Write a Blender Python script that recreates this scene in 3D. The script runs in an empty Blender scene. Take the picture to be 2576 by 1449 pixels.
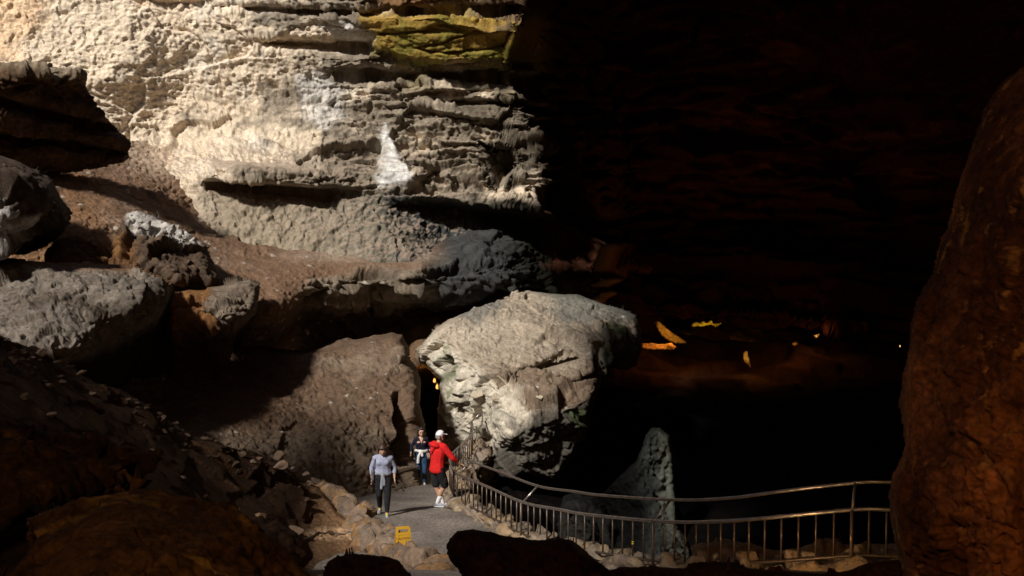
import bpy, bmesh, math, random
import numpy as np
from mathutils import Vector, Matrix

random.seed(7)
scene = bpy.context.scene
COL = scene.collection

# ------------------------------------------------------------------ camera
LENS = 35.0
FD = 2576 * LENS / 36.0
CX, CY = 1288.0, 724.5
PITCH = math.radians(3.0)
CAM = np.array([0.0, 0.0, 6.2])
FWD = np.array([0.0, math.cos(PITCH), -math.sin(PITCH)])
UPV = np.array([0.0, math.sin(PITCH), math.cos(PITCH)])
RGT = np.array([1.0, 0.0, 0.0])

def P(x, y, d):
    """a point of the cave: bearing (x, y) as surveyed from the look-out, d metres away"""
    x = np.asarray(x, float); y = np.asarray(y, float); d = np.asarray(d, float)
    a = ((x - CX) / FD * d)[..., None] * RGT
    b = ((CY - y) / FD * d)[..., None] * UPV
    return CAM + a + b + d[..., None] * FWD

def V(x, y, d):
    return Vector(P(x, y, d).tolist())

# ------------------------------------------------------------------ noise
def _hash(ix, iy, iz, seed):
    h = (ix.astype(np.int64) * 374761393 + iy.astype(np.int64) * 668265263 + iz.astype(np.int64) * 2147483647 + seed * 974711) & 0xFFFFFFFF
    h = ((h ^ (h >> 13)) * 1274126177) & 0xFFFFFFFF
    h = ((h ^ (h >> 16)) * 2246822519) & 0xFFFFFFFF
    h = h ^ (h >> 15)
    return (h & 0xFFFFFF).astype(np.float64) / 16777216.0

def vnoise(p, seed=0):
    f = np.floor(p); t = p - f; f = f.astype(np.int64)
    u = t * t * t * (t * (t * 6 - 15) + 10)
    r = 0.0
    for i in (0, 1):
        wx = u[:, 0] if i else 1 - u[:, 0]
        for j in (0, 1):
            wy = u[:, 1] if j else 1 - u[:, 1]
            for k in (0, 1):
                wz = u[:, 2] if k else 1 - u[:, 2]
                r = r + wx * wy * wz * _hash(f[:, 0] + i, f[:, 1] + j, f[:, 2] + k, seed)
    return r * 2 - 1

_R = np.array([[0.0, 0.8, 0.6], [-0.8, 0.36, -0.48], [-0.6, -0.48, 0.64]])
def fbm(p, scale=1.0, octv=4, gain=0.5, seed=0, ridged=False):
    q = p / scale; a = 1.0; s = 0.0; n = 0.0
    for o in range(octv):
        v = vnoise(q, seed + o * 17)
        if ridged: v = 1 - 2 * np.abs(v)
        s = s + a * v; n += a
        a *= gain; q = q @ _R.T * 2.03 + 11.7
    return s / n

def cells(p, scale, seed=0, jit=0.9):
    """nearest feature point: (F1, F2, cell random number, offset vector from the centre)"""
    q = p / scale
    b = np.floor(q - 0.5).astype(np.int64)
    F1 = np.full(len(p), 9.0); F2 = F1.copy(); idr = np.zeros(len(p)); off = np.zeros_like(q)
    for i in (0, 1):
        for j in (0, 1):
            for k in (0, 1):
                c0, c1, c2 = b[:, 0] + i, b[:, 1] + j, b[:, 2] + k
                o = np.stack([_hash(c0, c1, c2, seed + 1), _hash(c0, c1, c2, seed + 2), _hash(c0, c1, c2, seed + 3)], 1)
                v = q - (np.stack([c0, c1, c2], 1) + 0.5 + (o - 0.5) * jit)
                d = np.sqrt((v * v).sum(1))
                near = d < F1
                F2 = np.where(near, F1, np.minimum(F2, d))
                F1 = np.where(near, d, F1)
                off[near] = v[near]
                idr = np.where(near, _hash(c0, c1, c2, seed + 9), idr)
    return F1, F2, idr, off * scale

def facet(p, scale, amp, tilt, seed=0, flat=(1, 1, 1), warp=0.25):
    """broken rock: every cell is a tilted plane, so the joints between them are real steps"""
    q = p / np.array(flat)
    if warp:
        w = np.stack([fbm(q, scale * 1.3, 2, seed=seed + 40 + i) for i in range(3)], 1)
        q = q + w * scale * warp
    F1, F2, idr, off = cells(q, scale, seed)
    a = idr * 6.283 * 7; b = (idr * 91.7) % 1.0
    tv = np.stack([np.cos(a), np.sin(a), np.sin(a * 1.7 + 2)], 1)
    return (b - 0.5) * 2 * amp + (off * tv).sum(1) * tilt, np.clip((F2 - F1) * 4, 0, 1)

def sstep(a, b, x):
    t = np.clip((x - a) / (b - a), 0, 1)
    return t * t * (3 - 2 * t)

def polydist(x, y, poly):
    """signed distance to an outline, positive inside"""
    pts = np.array(poly, float); n = len(pts)
    best = np.full(x.shape, 1e9); ins = np.zeros(x.shape, bool)
    for i in range(n):
        ax, ay = pts[i]; bx, by = pts[(i + 1) % n]
        dx, dy = bx - ax, by - ay
        t = np.clip(((x - ax) * dx + (y - ay) * dy) / (dx * dx + dy * dy + 1e-9), 0, 1)
        best = np.minimum(best, np.hypot(x - ax - t * dx, y - ay - t * dy))
        c = ((ay > y) != (by > y)) & (x < (bx - ax) * (y - ay) / ((by - ay) if by != ay else 1e-9) + ax)
        ins ^= c
    return np.where(ins, best, -best)

def tps(ctrl, x, y):
    """thin plate through surveyed points (x, y, depth)"""
    c = np.array(ctrl, float); s = 500.0
    cx, cy, cd = c[:, 0] / s, c[:, 1] / s, c[:, 2]; n = len(c)
    def U(r2): return np.where(r2 > 1e-12, 0.5 * r2 * np.log(r2 + 1e-12), 0)
    K = U((cx[:, None] - cx) ** 2 + (cy[:, None] - cy) ** 2) + np.eye(n) * 2e-3
    Pm = np.stack([np.ones(n), cx, cy], 1)
    A = np.zeros((n + 3, n + 3)); A[:n, :n] = K; A[:n, n:] = Pm; A[n:, :n] = Pm.T
    w = np.linalg.solve(A, np.concatenate([cd, [0, 0, 0]]))
    X, Y = x.ravel() / s, y.ravel() / s
    out = w[n] + w[n + 1] * X + w[n + 2] * Y
    for i in range(n):
        out += w[i] * U((X - cx[i]) ** 2 + (Y - cy[i]) ** 2)
    return out.reshape(x.shape)

# ------------------------------------------------------------------ objects
def tag(o, label=None, cat=None, group=None, kind=None):
    if label: o['label'] = label
    if cat: o['category'] = cat
    if group: o['group'] = group
    if kind: o['kind'] = kind
    return o

def link(o, parent=None):
    COL.objects.link(o)
    if parent is not None: o.parent = parent
    return o

def np_mesh(name, verts, quads, mat, parent=None, col=None, smooth=True):
    me = bpy.data.meshes.new(name)
    verts = np.ascontiguousarray(verts, np.float32); quads = np.ascontiguousarray(quads, np.int32)
    k = quads.shape[1]
    me.vertices.add(len(verts)); me.vertices.foreach_set('co', verts.ravel())
    me.loops.add(quads.size); me.loops.foreach_set('vertex_index', quads.ravel())
    me.polygons.add(len(quads))
    me.polygons.foreach_set('loop_start', np.arange(0, quads.size, k, dtype=np.int32))
    me.polygons.foreach_set('use_smooth', np.full(len(quads), smooth))
    me.update(calc_edges=True)
    if col is not None:
        at = me.color_attributes.new('Col', 'FLOAT_COLOR', 'POINT')
        c = np.ones((len(verts), 4), np.float32); c[:, :3] = col
        at.data.foreach_set('color', c.ravel())
    if mat is not None: me.materials.append(mat)
    o = bpy.data.objects.new(name, me)
    return link(o, parent)

def grid_normals(pos):
    du = np.gradient(pos, axis=1); dv = np.gradient(pos, axis=0)
    n = np.cross(du, dv)
    n /= np.linalg.norm(n, axis=-1, keepdims=True) + 1e-9
    return n

def relief(name, x0, x1, y0, y1, step, ctrl, mat, disp, paint, poly=None, edge=(40, 1.5), rough=6.0,
           shape=None, parent=None, soft=1):
    """a rock mass: smooth form through surveyed points, rounded off at its outline, then broken up by noise"""
    nx = int((x1 - x0) / step) + 1; ny = int((y1 - y0) / step) + 1
    x, y = np.meshgrid(np.linspace(x0, x1, nx), np.linspace(y0, y1, ny))
    d = tps(ctrl, x, y)
    if shape is not None: d = d + shape(x, y)
    if poly is not None:
        t = 1 - np.clip(polydist(x, y, poly) / edge[0], 0, 1)
        d = d + edge[1] * (1 - np.sqrt(np.clip(1 - t * t, 0, 1)))
    # sample evenly along the surface, not only along the view: foreshortened ledges get as many rows as faces
    dens = np.hypot(np.gradient(y, axis=0), 0.45 * FD / d * np.clip(np.gradient(d, axis=0), -1.5, 1.5))
    kw = 25; dp = np.pad(dens, ((0, 0), (kw, kw)), mode='edge'); cs = np.cumsum(np.pad(dp, ((0, 0), (1, 0))), axis=1)
    dens = (cs[:, 2 * kw + 1:] - cs[:, :-2 * kw - 1]) / (2 * kw + 1)
    acc = np.cumsum(dens, axis=0); acc = (acc - acc[0]) / (acc[-1] - acc[0])
    ny = int(ny * min(1.6, max(1.0, (dens.mean() / (y[1, 0] - y[0, 0])))))
    tt = np.linspace(0, 1, ny); yl = y[:, 0]
    y = np.stack([np.interp(tt, acc[:, i], yl) for i in range(nx)], 1); x = np.repeat(x[:1], ny, 0)
    d = tps(ctrl, x, y)
    if shape is not None: d = d + shape(x, y)
    keep = None
    if poly is not None:
        s = polydist(x, y, poly)
        if rough:
            q = P(x, y, d).reshape(-1, 3)
            s = s + rough * fbm(q, 1.1 * d.mean() / 25, 4, 0.6, seed=len(name)).reshape(x.shape) * 1.6
        w, R = edge
        t = 1 - np.clip(s / w, 0, 1)
        d = d + R * (1 - np.sqrt(np.clip(1 - t * t, 0, 1)))
        keep = s > -0.5 * step
    pos = P(x, y, d)
    n = grid_normals(pos)
    view = pos - CAM
    flip = (n * view).sum(-1) > 0
    n[flip] *= -1
    fp = pos.reshape(-1, 3); fn = n.reshape(-1, 3)
    h, crev = disp(fp, fn, x.ravel(), y.ravel())
    h = h.reshape(pos.shape[:2])
    for _ in range(soft):
        hp = np.pad(h, 1, mode='edge')
        h = 0.4 * h + 0.15 * (hp[:-2, 1:-1] + hp[2:, 1:-1] + hp[1:-1, :-2] + hp[1:-1, 2:])
    h = h.ravel()
    vd = (fp - CAM); vd /= np.linalg.norm(vd, axis=1, keepdims=True)
    face = -(fn * vd).sum(1)
    h = h * (0.15 + 0.85 * sstep(0.12, 0.5, face))
    new = fp + fn * h[:, None]
    n2 = grid_normals(new.reshape(pos.shape)); f2 = (n2 * view).sum(-1) > 0; n2[f2] *= -1
    col = paint(new, n2.reshape(-1, 3), x.ravel(), y.ravel(), h, crev)
    idx = np.arange(nx * ny).reshape(ny, nx)
    q = np.stack([idx[:-1, :-1], idx[1:, :-1], idx[1:, 1:], idx[:-1, 1:]], -1)
    if keep is not None:
        k = keep[:-1, :-1] & keep[1:, :-1] & keep[1:, 1:] & keep[:-1, 1:]
        q = q[k]
    q = q.reshape(-1, 4)
    used = np.unique(q); remap = np.full(nx * ny, -1); remap[used] = np.arange(len(used))
    return np_mesh(name, new[used], remap[q], mat, parent, col[used])

# ------------------------------------------------------------------ materials
def nodes(m):
    m.use_nodes = True
    nt = m.node_tree; nt.nodes.clear()
    out = nt.nodes.new('ShaderNodeOutputMaterial'); b = nt.nodes.new('ShaderNodeBsdfPrincipled')
    nt.links.new(b.outputs[0], out.inputs[0])
    return nt, b

def rock_mat(name, scale=6.0, var=0.35, rough=0.9, bump=0.5, spec=0.3, dist=0.04, sparkle=0.0):
    m = bpy.data.materials.new(name); nt, b = nodes(m); L = nt.links
    N = lambda t: nt.nodes.new(t)
    tc = N('ShaderNodeTexCoord')
    at = N('ShaderNodeAttribute'); at.attribute_name = 'Col'
    n1 = N('ShaderNodeTexNoise'); n1.inputs['Scale'].default_value = scale; n1.inputs['Detail'].default_value = 8; n1.inputs['Roughness'].default_value = 0.65
    L.new(tc.outputs['Object'], n1.inputs['Vector'])
    mr = N('ShaderNodeMapRange'); mr.inputs[1].default_value = 0.3; mr.inputs[2].default_value = 0.7
    mr.inputs[3].default_value = 1 - var; mr.inputs[4].default_value = 1 + var
    L.new(n1.outputs['Fac'], mr.inputs[0])
    mul = N('ShaderNodeMix'); mul.data_type = 'RGBA'; mul.blend_type = 'MULTIPLY'; mul.inputs[0].default_value = 1
    L.new(at.outputs['Color'], mul.inputs[6]); L.new(mr.outputs[0], mul.inputs[7])
    L.new(mul.outputs[2], b.inputs['Base Color'])
    b.inputs['Roughness'].default_value = rough
    b.inputs['Specular IOR Level'].default_value = spec
    n2 = N('ShaderNodeTexNoise'); n2.inputs['Scale'].default_value = scale * 1.7; n2.inputs['Detail'].default_value = 10; n2.inputs['Roughness'].default_value = 0.7
    L.new(tc.outputs['Object'], n2.inputs['Vector'])
    bp = N('ShaderNodeBump'); bp.inputs['Strength'].default_value = bump; bp.inputs['Distance'].default_value = dist
    L.new(n2.outputs['Fac'], bp.inputs['Height']); L.new(bp.outputs[0], b.inputs['Normal'])
    return m

def plain_mat(name, col, rough=0.7, metal=0.0, var=0.15, scale=20, bump=0.0, spec=0.4, dist=0.01):
    m = bpy.data.materials.new(name); nt, b = nodes(m); L = nt.links
    tc = nt.nodes.new('ShaderNodeTexCoord')
    n1 = nt.nodes.new('ShaderNodeTexNoise'); n1.inputs['Scale'].default_value = scale; n1.inputs['Detail'].default_value = 5
    L.new(tc.outputs['Object'], n1.inputs['Vector'])
    cr = nt.nodes.new('ShaderNodeValToRGB')
    cr.color_ramp.elements[0].position = 0.3; cr.color_ramp.elements[1].position = 0.7
    cr.color_ramp.elements[0].color = tuple(c * (1 - var) for c in col) + (1,)
    cr.color_ramp.elements[1].color = tuple(min(1, c * (1 + var)) for c in col) + (1,)
    L.new(n1.outputs['Fac'], cr.inputs[0]); L.new(cr.outputs[0], b.inputs['Base Color'])
    b.inputs['Roughness'].default_value = rough; b.inputs['Metallic'].default_value = metal
    b.inputs['Specular IOR Level'].default_value = spec
    if bump:
        bp = nt.nodes.new('ShaderNodeBump'); bp.inputs['Strength'].default_value = bump; bp.inputs['Distance'].default_value = dist
        L.new(n1.outputs['Fac'], bp.inputs['Height']); L.new(bp.outputs[0], b.inputs['Normal'])
    return m

M_wall = rock_mat('limestone', 8.0, 0.22, 0.92, 0.9, 0.2, 0.05)
M_soil = rock_mat('cave_soil', 14.0, 0.35, 0.97, 1.0, 0.1, 0.03)
M_rock = rock_mat('grey_rock', 10.0, 0.35, 0.95, 1.0, 0.12, 0.05)
M_dark = rock_mat('spire_rock', 6.0, 0.3, 0.8, 0.9, 0.08, 0.05)
M_pit = rock_mat('pit_rock', 6.0, 0.4, 1.0, 0.9, 0.0, 0.05)
M_near = rock_mat('iron_rock', 16.0, 0.55, 0.95, 1.0, 0.06, 0.03)

def mixc(a, b, t):
    return a * (1 - t[:, None]) + np.array(b) * t[:, None]

def base(n, c):
    return np.tile(np.array(c, float), (n, 1))

# ------------------------------------------------------------------ the big lit wall
#WALL
wall_ctrl = [(-400,-350,40),(0,-350,40.5),(500,-350,41),(1000,-350,38),(1420,-350,37.5),
 (-400,0,38),(0,0,38.5),(300,0,39.4),(600,0,40),(900,0,39.3),(1150,0,38.6),(1400,0,38.4),
 (-400,200,36),(0,200,37.2),(300,200,38.8),(600,200,40.5),(900,200,40.6),(1100,200,40.6),(1300,200,40.6),
 (100,400,36.5),(200,300,38.6),(400,330,40),(600,330,40),(900,330,40.4),(1200,330,40.6),(1360,330,41),
 (420,420,38.6),(520,400,38.2),(600,395,38.0),(800,425,38.6),(950,430,39.6),(1100,430,40.2),(1360,430,40.6),
 (560,500,37.6),(700,500,37.9),(800,500,38.4),(950,500,39.3),(1100,520,39.6),(1300,520,40),(1400,500,40.4),
 (420,560,36.8),(500,560,36.8),(650,610,36.6),(850,640,36.6),(1050,660,36.4),(1200,650,37.4),(1350,650,39),(1500,680,41),
 (400,800,36),(700,800,36),(1100,800,36),(1400,800,37),(1500,800,38),(400,980,36),(1100,980,37),(1500,980,39)]
ledge_yellow = [(915,25),(1010,38),(1090,32),(1310,55),(1400,40),(1400,175),(1275,165),(1100,160),(1000,150),(935,122),(925,70)]

def wall_shape(x, y):
    out = np.zeros_like(x)
    # projecting algae covered bed and the cap above it
    s = polydist(x, y, ledge_yellow); out -= 0.5 * sstep(-8, 12, s)
    out += 0.35 * np.exp(-((y - 22 - 0.02 * (x - 900)) / 6) ** 2) * sstep(880, 940, x)
    # thick shadowed slot below the beds
    ly = 175 + 0.015 * (x - 900)
    out += 0.9 * np.exp(-((y - ly - 14) / 13) ** 2) * sstep(820, 950, x)
    # upper left notch
    ly = 118 - 0.10 * (x - 700)
    out += 0.9 * np.exp(-((y - 112 - 0.06 * (x - 760)) / 12) ** 2) * sstep(600, 740, x) * sstep(960, 900, x)
    out += 0.6 * np.exp(-((y - 34 - 0.05 * (x - 900)) / 8) ** 2) * sstep(520, 640, x) * sstep(980, 930, x)
    out += 9 * sstep(670, 780, y) * sstep(480, 640, x)
    # the small ledge with an undercut
    ey = 428 + 0.075 * (x - 540)
    m = sstep(505, 535, x) * sstep(930, 760, x)
    out -= 1.1 * m * sstep(ey - 40, ey - 8, y) * sstep(ey + 34, ey + 20, y)
    out += 0.7 * m * np.exp(-((y - ey - 38) / 14) ** 2)
    # the beds end in a drip edge; below it the wall steps far back
    ed = np.interp(x, [880, 960, 1130, 1240, 1340, 1420], [482, 492, 500, 520, 530, 530])
    m = sstep(930, 1150, x)
    out += m * 2.9 * sstep(ed - 4, ed + 30, y) * sstep(ed + 230, ed + 90, y)
    # horizontal slot across the right half
    out += 0.8 * np.exp(-((y - 258) / 7) ** 2) * sstep(1000, 1120, x)
    # vertical recess near the corner
    out += 1.4 * sstep(0, 14, polydist(x, y, [(1195,350),(1290,372),(1305,420),(1255,475),(1240,440),(1225,395)]))
    # corner of the wall: everything right of it turns back into the chamber
    ex = np.interp(y, [-350, 20, 60, 160, 175, 260, 330, 380, 480, 530, 600], [1330, 1330, 1312, 1278, 1292, 1318, 1338, 1366, 1362, 1352, 1500])
    ex = ex + 14 * np.sin(y / 9.0 + 2 * np.sin(y / 23.0)) * sstep(170, 200, y)
    out += 16 * sstep(-3, 60, x - ex) + 0.02 * np.clip(x - ex, 0, 500)
    return out

def wall_disp(p, n, x, y):
    right = sstep(700, 1000, x) * sstep(540, 480, y)
    low = sstep(440, 480, y - 0.06 * (x - 540))
    f1, c1 = facet(p, 2.6, 0.22, 0.22, 3, (1.5, 1.5, 0.7), 0.6)
    f2, c2 = facet(p @ _R.T, 0.8, 0.07, 0.30, 5, (1.5, 0.8, 1.0), 0.6)
    f3, c3 = facet(p, 0.42, 0.06, 0.5, 8, (1.8, 1.8, 0.55), 0.4)
    f4, c4 = facet(p, 0.75, 0.15, 0.32, 15, (1.9, 1.9, 0.40), 0.4)
    f5, c5 = facet(p @ _R.T, 0.34, 0.03, 0.38, 17, (1.7, 0.8, 1.0), 0.6)
    f6, c6 = facet(p, 0.17, 0.016, 0.4, 19, (1.2, 1.2, 0.8), 0.5)
    sm = fbm(p, 5.0, 4, 0.5, 21)
    fine = fbm(p, 0.55, 5, 0.62, 33)
    k = 1 - 0.75 * low
    yel = sstep(-4, 8, polydist(x, y, ledge_yellow))
    k = k * (1 - 0.8 * yel)
    left = (1 - right) * (1 - low)
    lk = 1 - 0.5 * left
    h = sm * 0.7 + k * lk * (f1 * 0.6 + f2 * 0.5 + f3 * 0.4) + right * k * (f4 * 1.2) + fine * (0.10 + 0.04 * low)
    flow = sstep(-12, 4, polydist(x, y, [(962,330),(972,318),(982,345),(996,372),(1002,400),(1022,415),(1034,440),(1026,462),(998,466),(975,470),(948,476),(944,450),(958,428),(954,405),(972,380),(958,352)]))
    h = h * (1 - 0.85 * flow) + 0.15 * flow
    h += (1 - 0.7 * yel) * (1 - 0.7 * flow) * (f5 * 0.7 + f6 * 0.7)
    h += low * (fbm(p, 0.5, 4, 0.55, 61, ridged=True) * 0.08)
    # scaly, upright flakes on the left part
    h += left * 0.06 * fbm((p @ _R.T) * np.array([1, 1, 0.45]), 0.5, 3, 0.55, 71, ridged=True)
    # layered cracks in the yellow beds
    h -= yel * 0.25 * np.exp(-(fbm(p * np.array([0.25, 0.25, 1.6]), 1.0, 3, 0.5, 81) / 0.06) ** 2)
    crev = np.where(right > 0.3, np.minimum(c3, c4), 0.4 + 0.6 * np.minimum(c5, 1))
    return h, crev

def wall_paint(p, n, x, y, h, crev):
    N = len(x)
    big = fbm(p, 4.0, 4, 0.55, 101); mid = fbm(p, 1.1, 4, 0.6, 103); fin = fbm(p, 0.3, 3, 0.6, 105)
    c = base(N, (0.74, 0.615, 0.465))
    c = mixc(c, (0.80, 0.56, 0.35), sstep(-0.1, 0.4, big + 0.4 * sstep(160, 0, x)) * sstep(700, 100, x) * 0.8)
    c = mixc(c, (0.76, 0.70, 0.61), sstep(0.1, 0.5, mid) * sstep(200, 700, x) * 0.6)
    # weathered stains, darkened further rightward to paint in the light's falloff
    stain_falloff = sstep(-0.25, 0.3, fbm(p * np.array([1, 1, 1.6]), 1.6, 5, 0.6, 111) + 0.8 * sstep(500, 1050, x + 0.5 * y) - 0.5)
    c = mixc(c, (0.17, 0.14, 0.105), stain_falloff * 0.85)
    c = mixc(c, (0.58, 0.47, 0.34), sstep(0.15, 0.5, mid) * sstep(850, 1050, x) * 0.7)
    c = mixc(c, (0.10, 0.08, 0.055), sstep(1000, 1200, x + 120 * mid) * sstep(170, 200, y) * sstep(470, 400, y) * sstep(-0.25, 0.15, fbm(p * np.array([0.6, 0.6, 2.2]), 1.2, 4, 0.6, 117)) * 0.8)  # extra dark patches paint the fading light towards the corner
    # seep lines
    st = fbm(p * np.array([1.6, 1.6, 0.22]), 0.9, 4, 0.6, 121)
    c = mixc(c, (0.10, 0.085, 0.065), sstep(0.15, 0.45, st) * sstep(520, 760, x) * 0.45)
    # algae beds
    yel = sstep(-26, 12, polydist(x, y, ledge_yellow) + 20 * mid + 8 * fin)
    yc = base(N, (0.42, 0.265, 0.06))
    yc = mixc(yc, (0.22, 0.185, 0.035), sstep(-0.1, 0.5, mid + 0.5 * sstep(70, 150, y) - 0.1))
    c = c * (1 - yel[:, None]) + yc * yel[:, None]
    c = mixc(c, (0.20, 0.11, 0.05), sstep(28, 8, y - 0.02 * (x - 900) + 14 * mid) * sstep(880, 980, x))
    c = mixc(c, (0.25, 0.195, 0.055), sstep(-0.25, 0.3, mid) * sstep(960, 1080, x) * sstep(270, 175, y) * sstep(120, 150, y) * (1 - yel) * 0.75)
    c = mixc(c, (0.10, 0.058, 0.03), sstep(1180, 1260, x) * sstep(70, 50, y - 0.03 * (x - 1230)) * (1 - yel))
    # white flowstone
    for poly, k in (([(962,330),(972,318),(982,345),(996,372),(1002,400),(1022,415),(1034,440),(1026,462),(998,466),(975,470),(948,476),(944,450),(958,428),(954,405),(972,380),(958,352)], 1.0),
                    ([(740,190),(790,170),(850,215),(865,290),(820,330),(770,290)], 0.4),
                    ([(800,60),(900,65),(920,110),(860,100)], 0.8)):
        s = polydist(x, y, poly) + 15 * mid + 9 * fin
        c = mixc(c, (0.88, 0.86, 0.82), sstep(-16, 12, s) * k)
    # olive grey lower wall, blackish to the right
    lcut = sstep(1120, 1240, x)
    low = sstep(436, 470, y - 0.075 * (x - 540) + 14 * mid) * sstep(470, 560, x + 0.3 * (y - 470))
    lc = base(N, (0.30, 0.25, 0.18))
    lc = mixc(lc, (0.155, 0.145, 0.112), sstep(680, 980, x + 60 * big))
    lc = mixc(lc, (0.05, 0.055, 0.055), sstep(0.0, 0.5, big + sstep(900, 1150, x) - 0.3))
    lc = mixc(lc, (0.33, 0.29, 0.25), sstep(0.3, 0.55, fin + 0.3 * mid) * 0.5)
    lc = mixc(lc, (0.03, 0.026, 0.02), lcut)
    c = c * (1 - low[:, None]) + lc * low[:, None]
    # dust on ledges that face up
    up = sstep(0.45, 0.8, n[:, 2])
    c = mixc(c, (0.33, 0.25, 0.19), up * sstep(300, 380, y) * 0.7 * (1 - lcut))
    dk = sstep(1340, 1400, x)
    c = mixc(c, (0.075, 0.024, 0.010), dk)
    c *= (0.72 + 0.28 * crev)[:, None]
    c *= (1 + 0.18 * fin)[:, None]
    return np.clip(c, 0.01, 0.9)

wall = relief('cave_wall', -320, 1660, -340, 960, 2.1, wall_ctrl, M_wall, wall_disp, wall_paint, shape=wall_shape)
tag(wall, kind='structure')

# ------------------------------------------------------------------ soil shelf and its rock lip
def GRIT(p, seed, k=1.0):
    f3, c3 = facet(p, 0.19, 0.022 * k, 0.42, seed + 70, (1, 1, 0.8), 0.5)
    return f3 + 0.028 * k * fbm(p, 0.14, 3, 0.6, seed + 71)
#SHELF
shelf_ctrl = [(-250,430,30),(0,400,33.5),(150,390,35.2),(280,360,37.2),(400,370,39.5),(500,430,39),(600,520,39.5),(750,560,40),(900,600,40.5),(1050,620,41),
 (-200,520,28.5),(100,480,31.5),(250,470,33.5),(400,500,35.4),(500,550,36.4),(600,600,36.4),(720,630,36.4),(850,640,36.6),(1000,655,36.4),(1080,652,36.6),
 (200,560,29.8),(300,560,31),(400,580,32.3),(480,640,32.2),(560,680,32.2),(640,700,32.2),(760,685,33.6),(900,668,34.7),(1060,662,35.2),
 (560,760,30.2),(660,780,30.7),(700,800,31),(740,760,31.8),
 (770,720,33),(900,700,34.3),(1060,690,35),(900,745,34.6),(1060,735,35.2),(800,760,33.6),
 (760,830,35.5),(900,800,37),(1050,790,38),(900,860,39),(1050,850,39.5),(1150,790,37.5),
 (600,850,31.8),(500,850,31),(650,900,33),
 (1130,690,35.8),(1200,640,37.6),(1300,620,40),(1400,640,43),(1180,730,36.2),(1300,720,38),(1420,735,40.5),(1520,760,43),(1500,600,47),(1250,780,39),(1400,780,41),
 (250,650,29),(350,700,29),(250,800,28),(400,850,29)]

def shelf_disp(p, n, x, y):
    rock = np.maximum(sstep(8, 30, y - np.interp(x, [600, 720, 770, 900, 1060, 1120], [760, 745, 692, 668, 660, 640])) * sstep(720, 790, x), sstep(1040, 1120, x))
    f1, c1 = facet(p, 1.3, 0.16, 0.35, 203, (1.6, 1.6, 0.5))
    f2, c2 = facet(p, 0.5, 0.06, 0.45, 205, (1.7, 1.7, 0.45))
    fine = fbm(p, 0.45, 5, 0.62, 207)
    big = fbm(p, 3.0, 3, 0.5, 209)
    # bedding of the lip
    lay = fbm(p * np.array([0.15, 0.15, 1.0]), 0.32, 3, 0.6, 211)
    blk = sstep(1040, 1140, x)
    h = big * 0.30 + fine * 0.11 + rock * (1 - 0.25 * blk) * (1.3 * f1 + 1.2 * f2 + 0.2 * lay) - rock * 0.14 * np.exp(-(fbm(p * np.array([0.3, 0.3, 1.5]), 1.2, 3, 0.55, 213) / 0.03) ** 2)
    # patches of broken stone on the soil
    for (cx, cy, rx, ry, k) in ((420,490,110,22,.34),(640,640,60,22,.22),(520,570,90,18,.28),(590,600,90,16,.3),(260,470,50,18,.24),(420,555,70,20,.26)):
        m = np.exp(-(((x - cx) / rx) ** 2 + ((y - cy) / ry) ** 2) * 1.3)
        ff, cc = facet(p, 0.62, 0.8, 0.7, 221)
        h += m * k * ff
    # pebbles
    F1, F2, idr, off = cells(p, 0.33, 223)
    peb = (idr > 0.8) * np.clip(0.3 - F1, 0, 1) * 0.4
    h += peb * (1 - rock) * 0.8 + GRIT(p, 250) * 0.9
    return h, np.where(rock > 0.5, np.minimum(c1, c2), 1)

def shelf_paint(p, n, x, y, h, crev):
    N = len(x)
    big = fbm(p, 2.5, 4, 0.55, 231); fin = fbm(p, 0.28, 4, 0.65, 233)
    c = base(N, (0.165, 0.10, 0.063))
    c = mixc(c, (0.24, 0.168, 0.12), sstep(-0.1, 0.5, big) * 0.8)
    c = mixc(c, (0.60, 0.47, 0.35), sstep(470, 380, y) * sstep(250, 420, x) * 0.8)
    c = mixc(c, (0.34, 0.265, 0.2), sstep(30, -10, np.abs(y - 645)) * sstep(640, 800, x) * 0.7)
    c = mixc(c, (0.22, 0.105, 0.04), sstep(330, 180, x) * sstep(0.0, 0.4, big + 0.2) * 0.6)
    rock = sstep(5, 25, y - np.interp(x, [600, 720, 770, 900, 1060, 1120], [760, 745, 692, 668, 660, 640])) * sstep(720, 790, x)
    c = mixc(c, (0.22, 0.175, 0.13), rock)
    c = mixc(c, (0.13, 0.105, 0.08), rock * sstep(0, 0.4, big))
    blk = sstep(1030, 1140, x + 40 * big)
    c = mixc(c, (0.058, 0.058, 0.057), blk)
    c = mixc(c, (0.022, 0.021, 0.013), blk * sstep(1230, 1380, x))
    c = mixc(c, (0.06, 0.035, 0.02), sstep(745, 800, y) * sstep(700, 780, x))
    c *= (1 + 0.35 * fin)[:, None] * (0.7 + 0.3 * crev)[:, None]
    F1, F2, idr, off = cells(p, 0.33, 223)
    c = mixc(c, (0.5, 0.44, 0.37), ((idr > 0.86) & (F1 < 0.28)) * (1 - blk) * 0.6)
    return np.clip(c, 0.01, 0.9)

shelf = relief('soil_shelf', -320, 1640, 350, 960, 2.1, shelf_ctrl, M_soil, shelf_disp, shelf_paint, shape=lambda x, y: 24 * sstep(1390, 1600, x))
tag(shelf, kind='structure')

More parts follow.
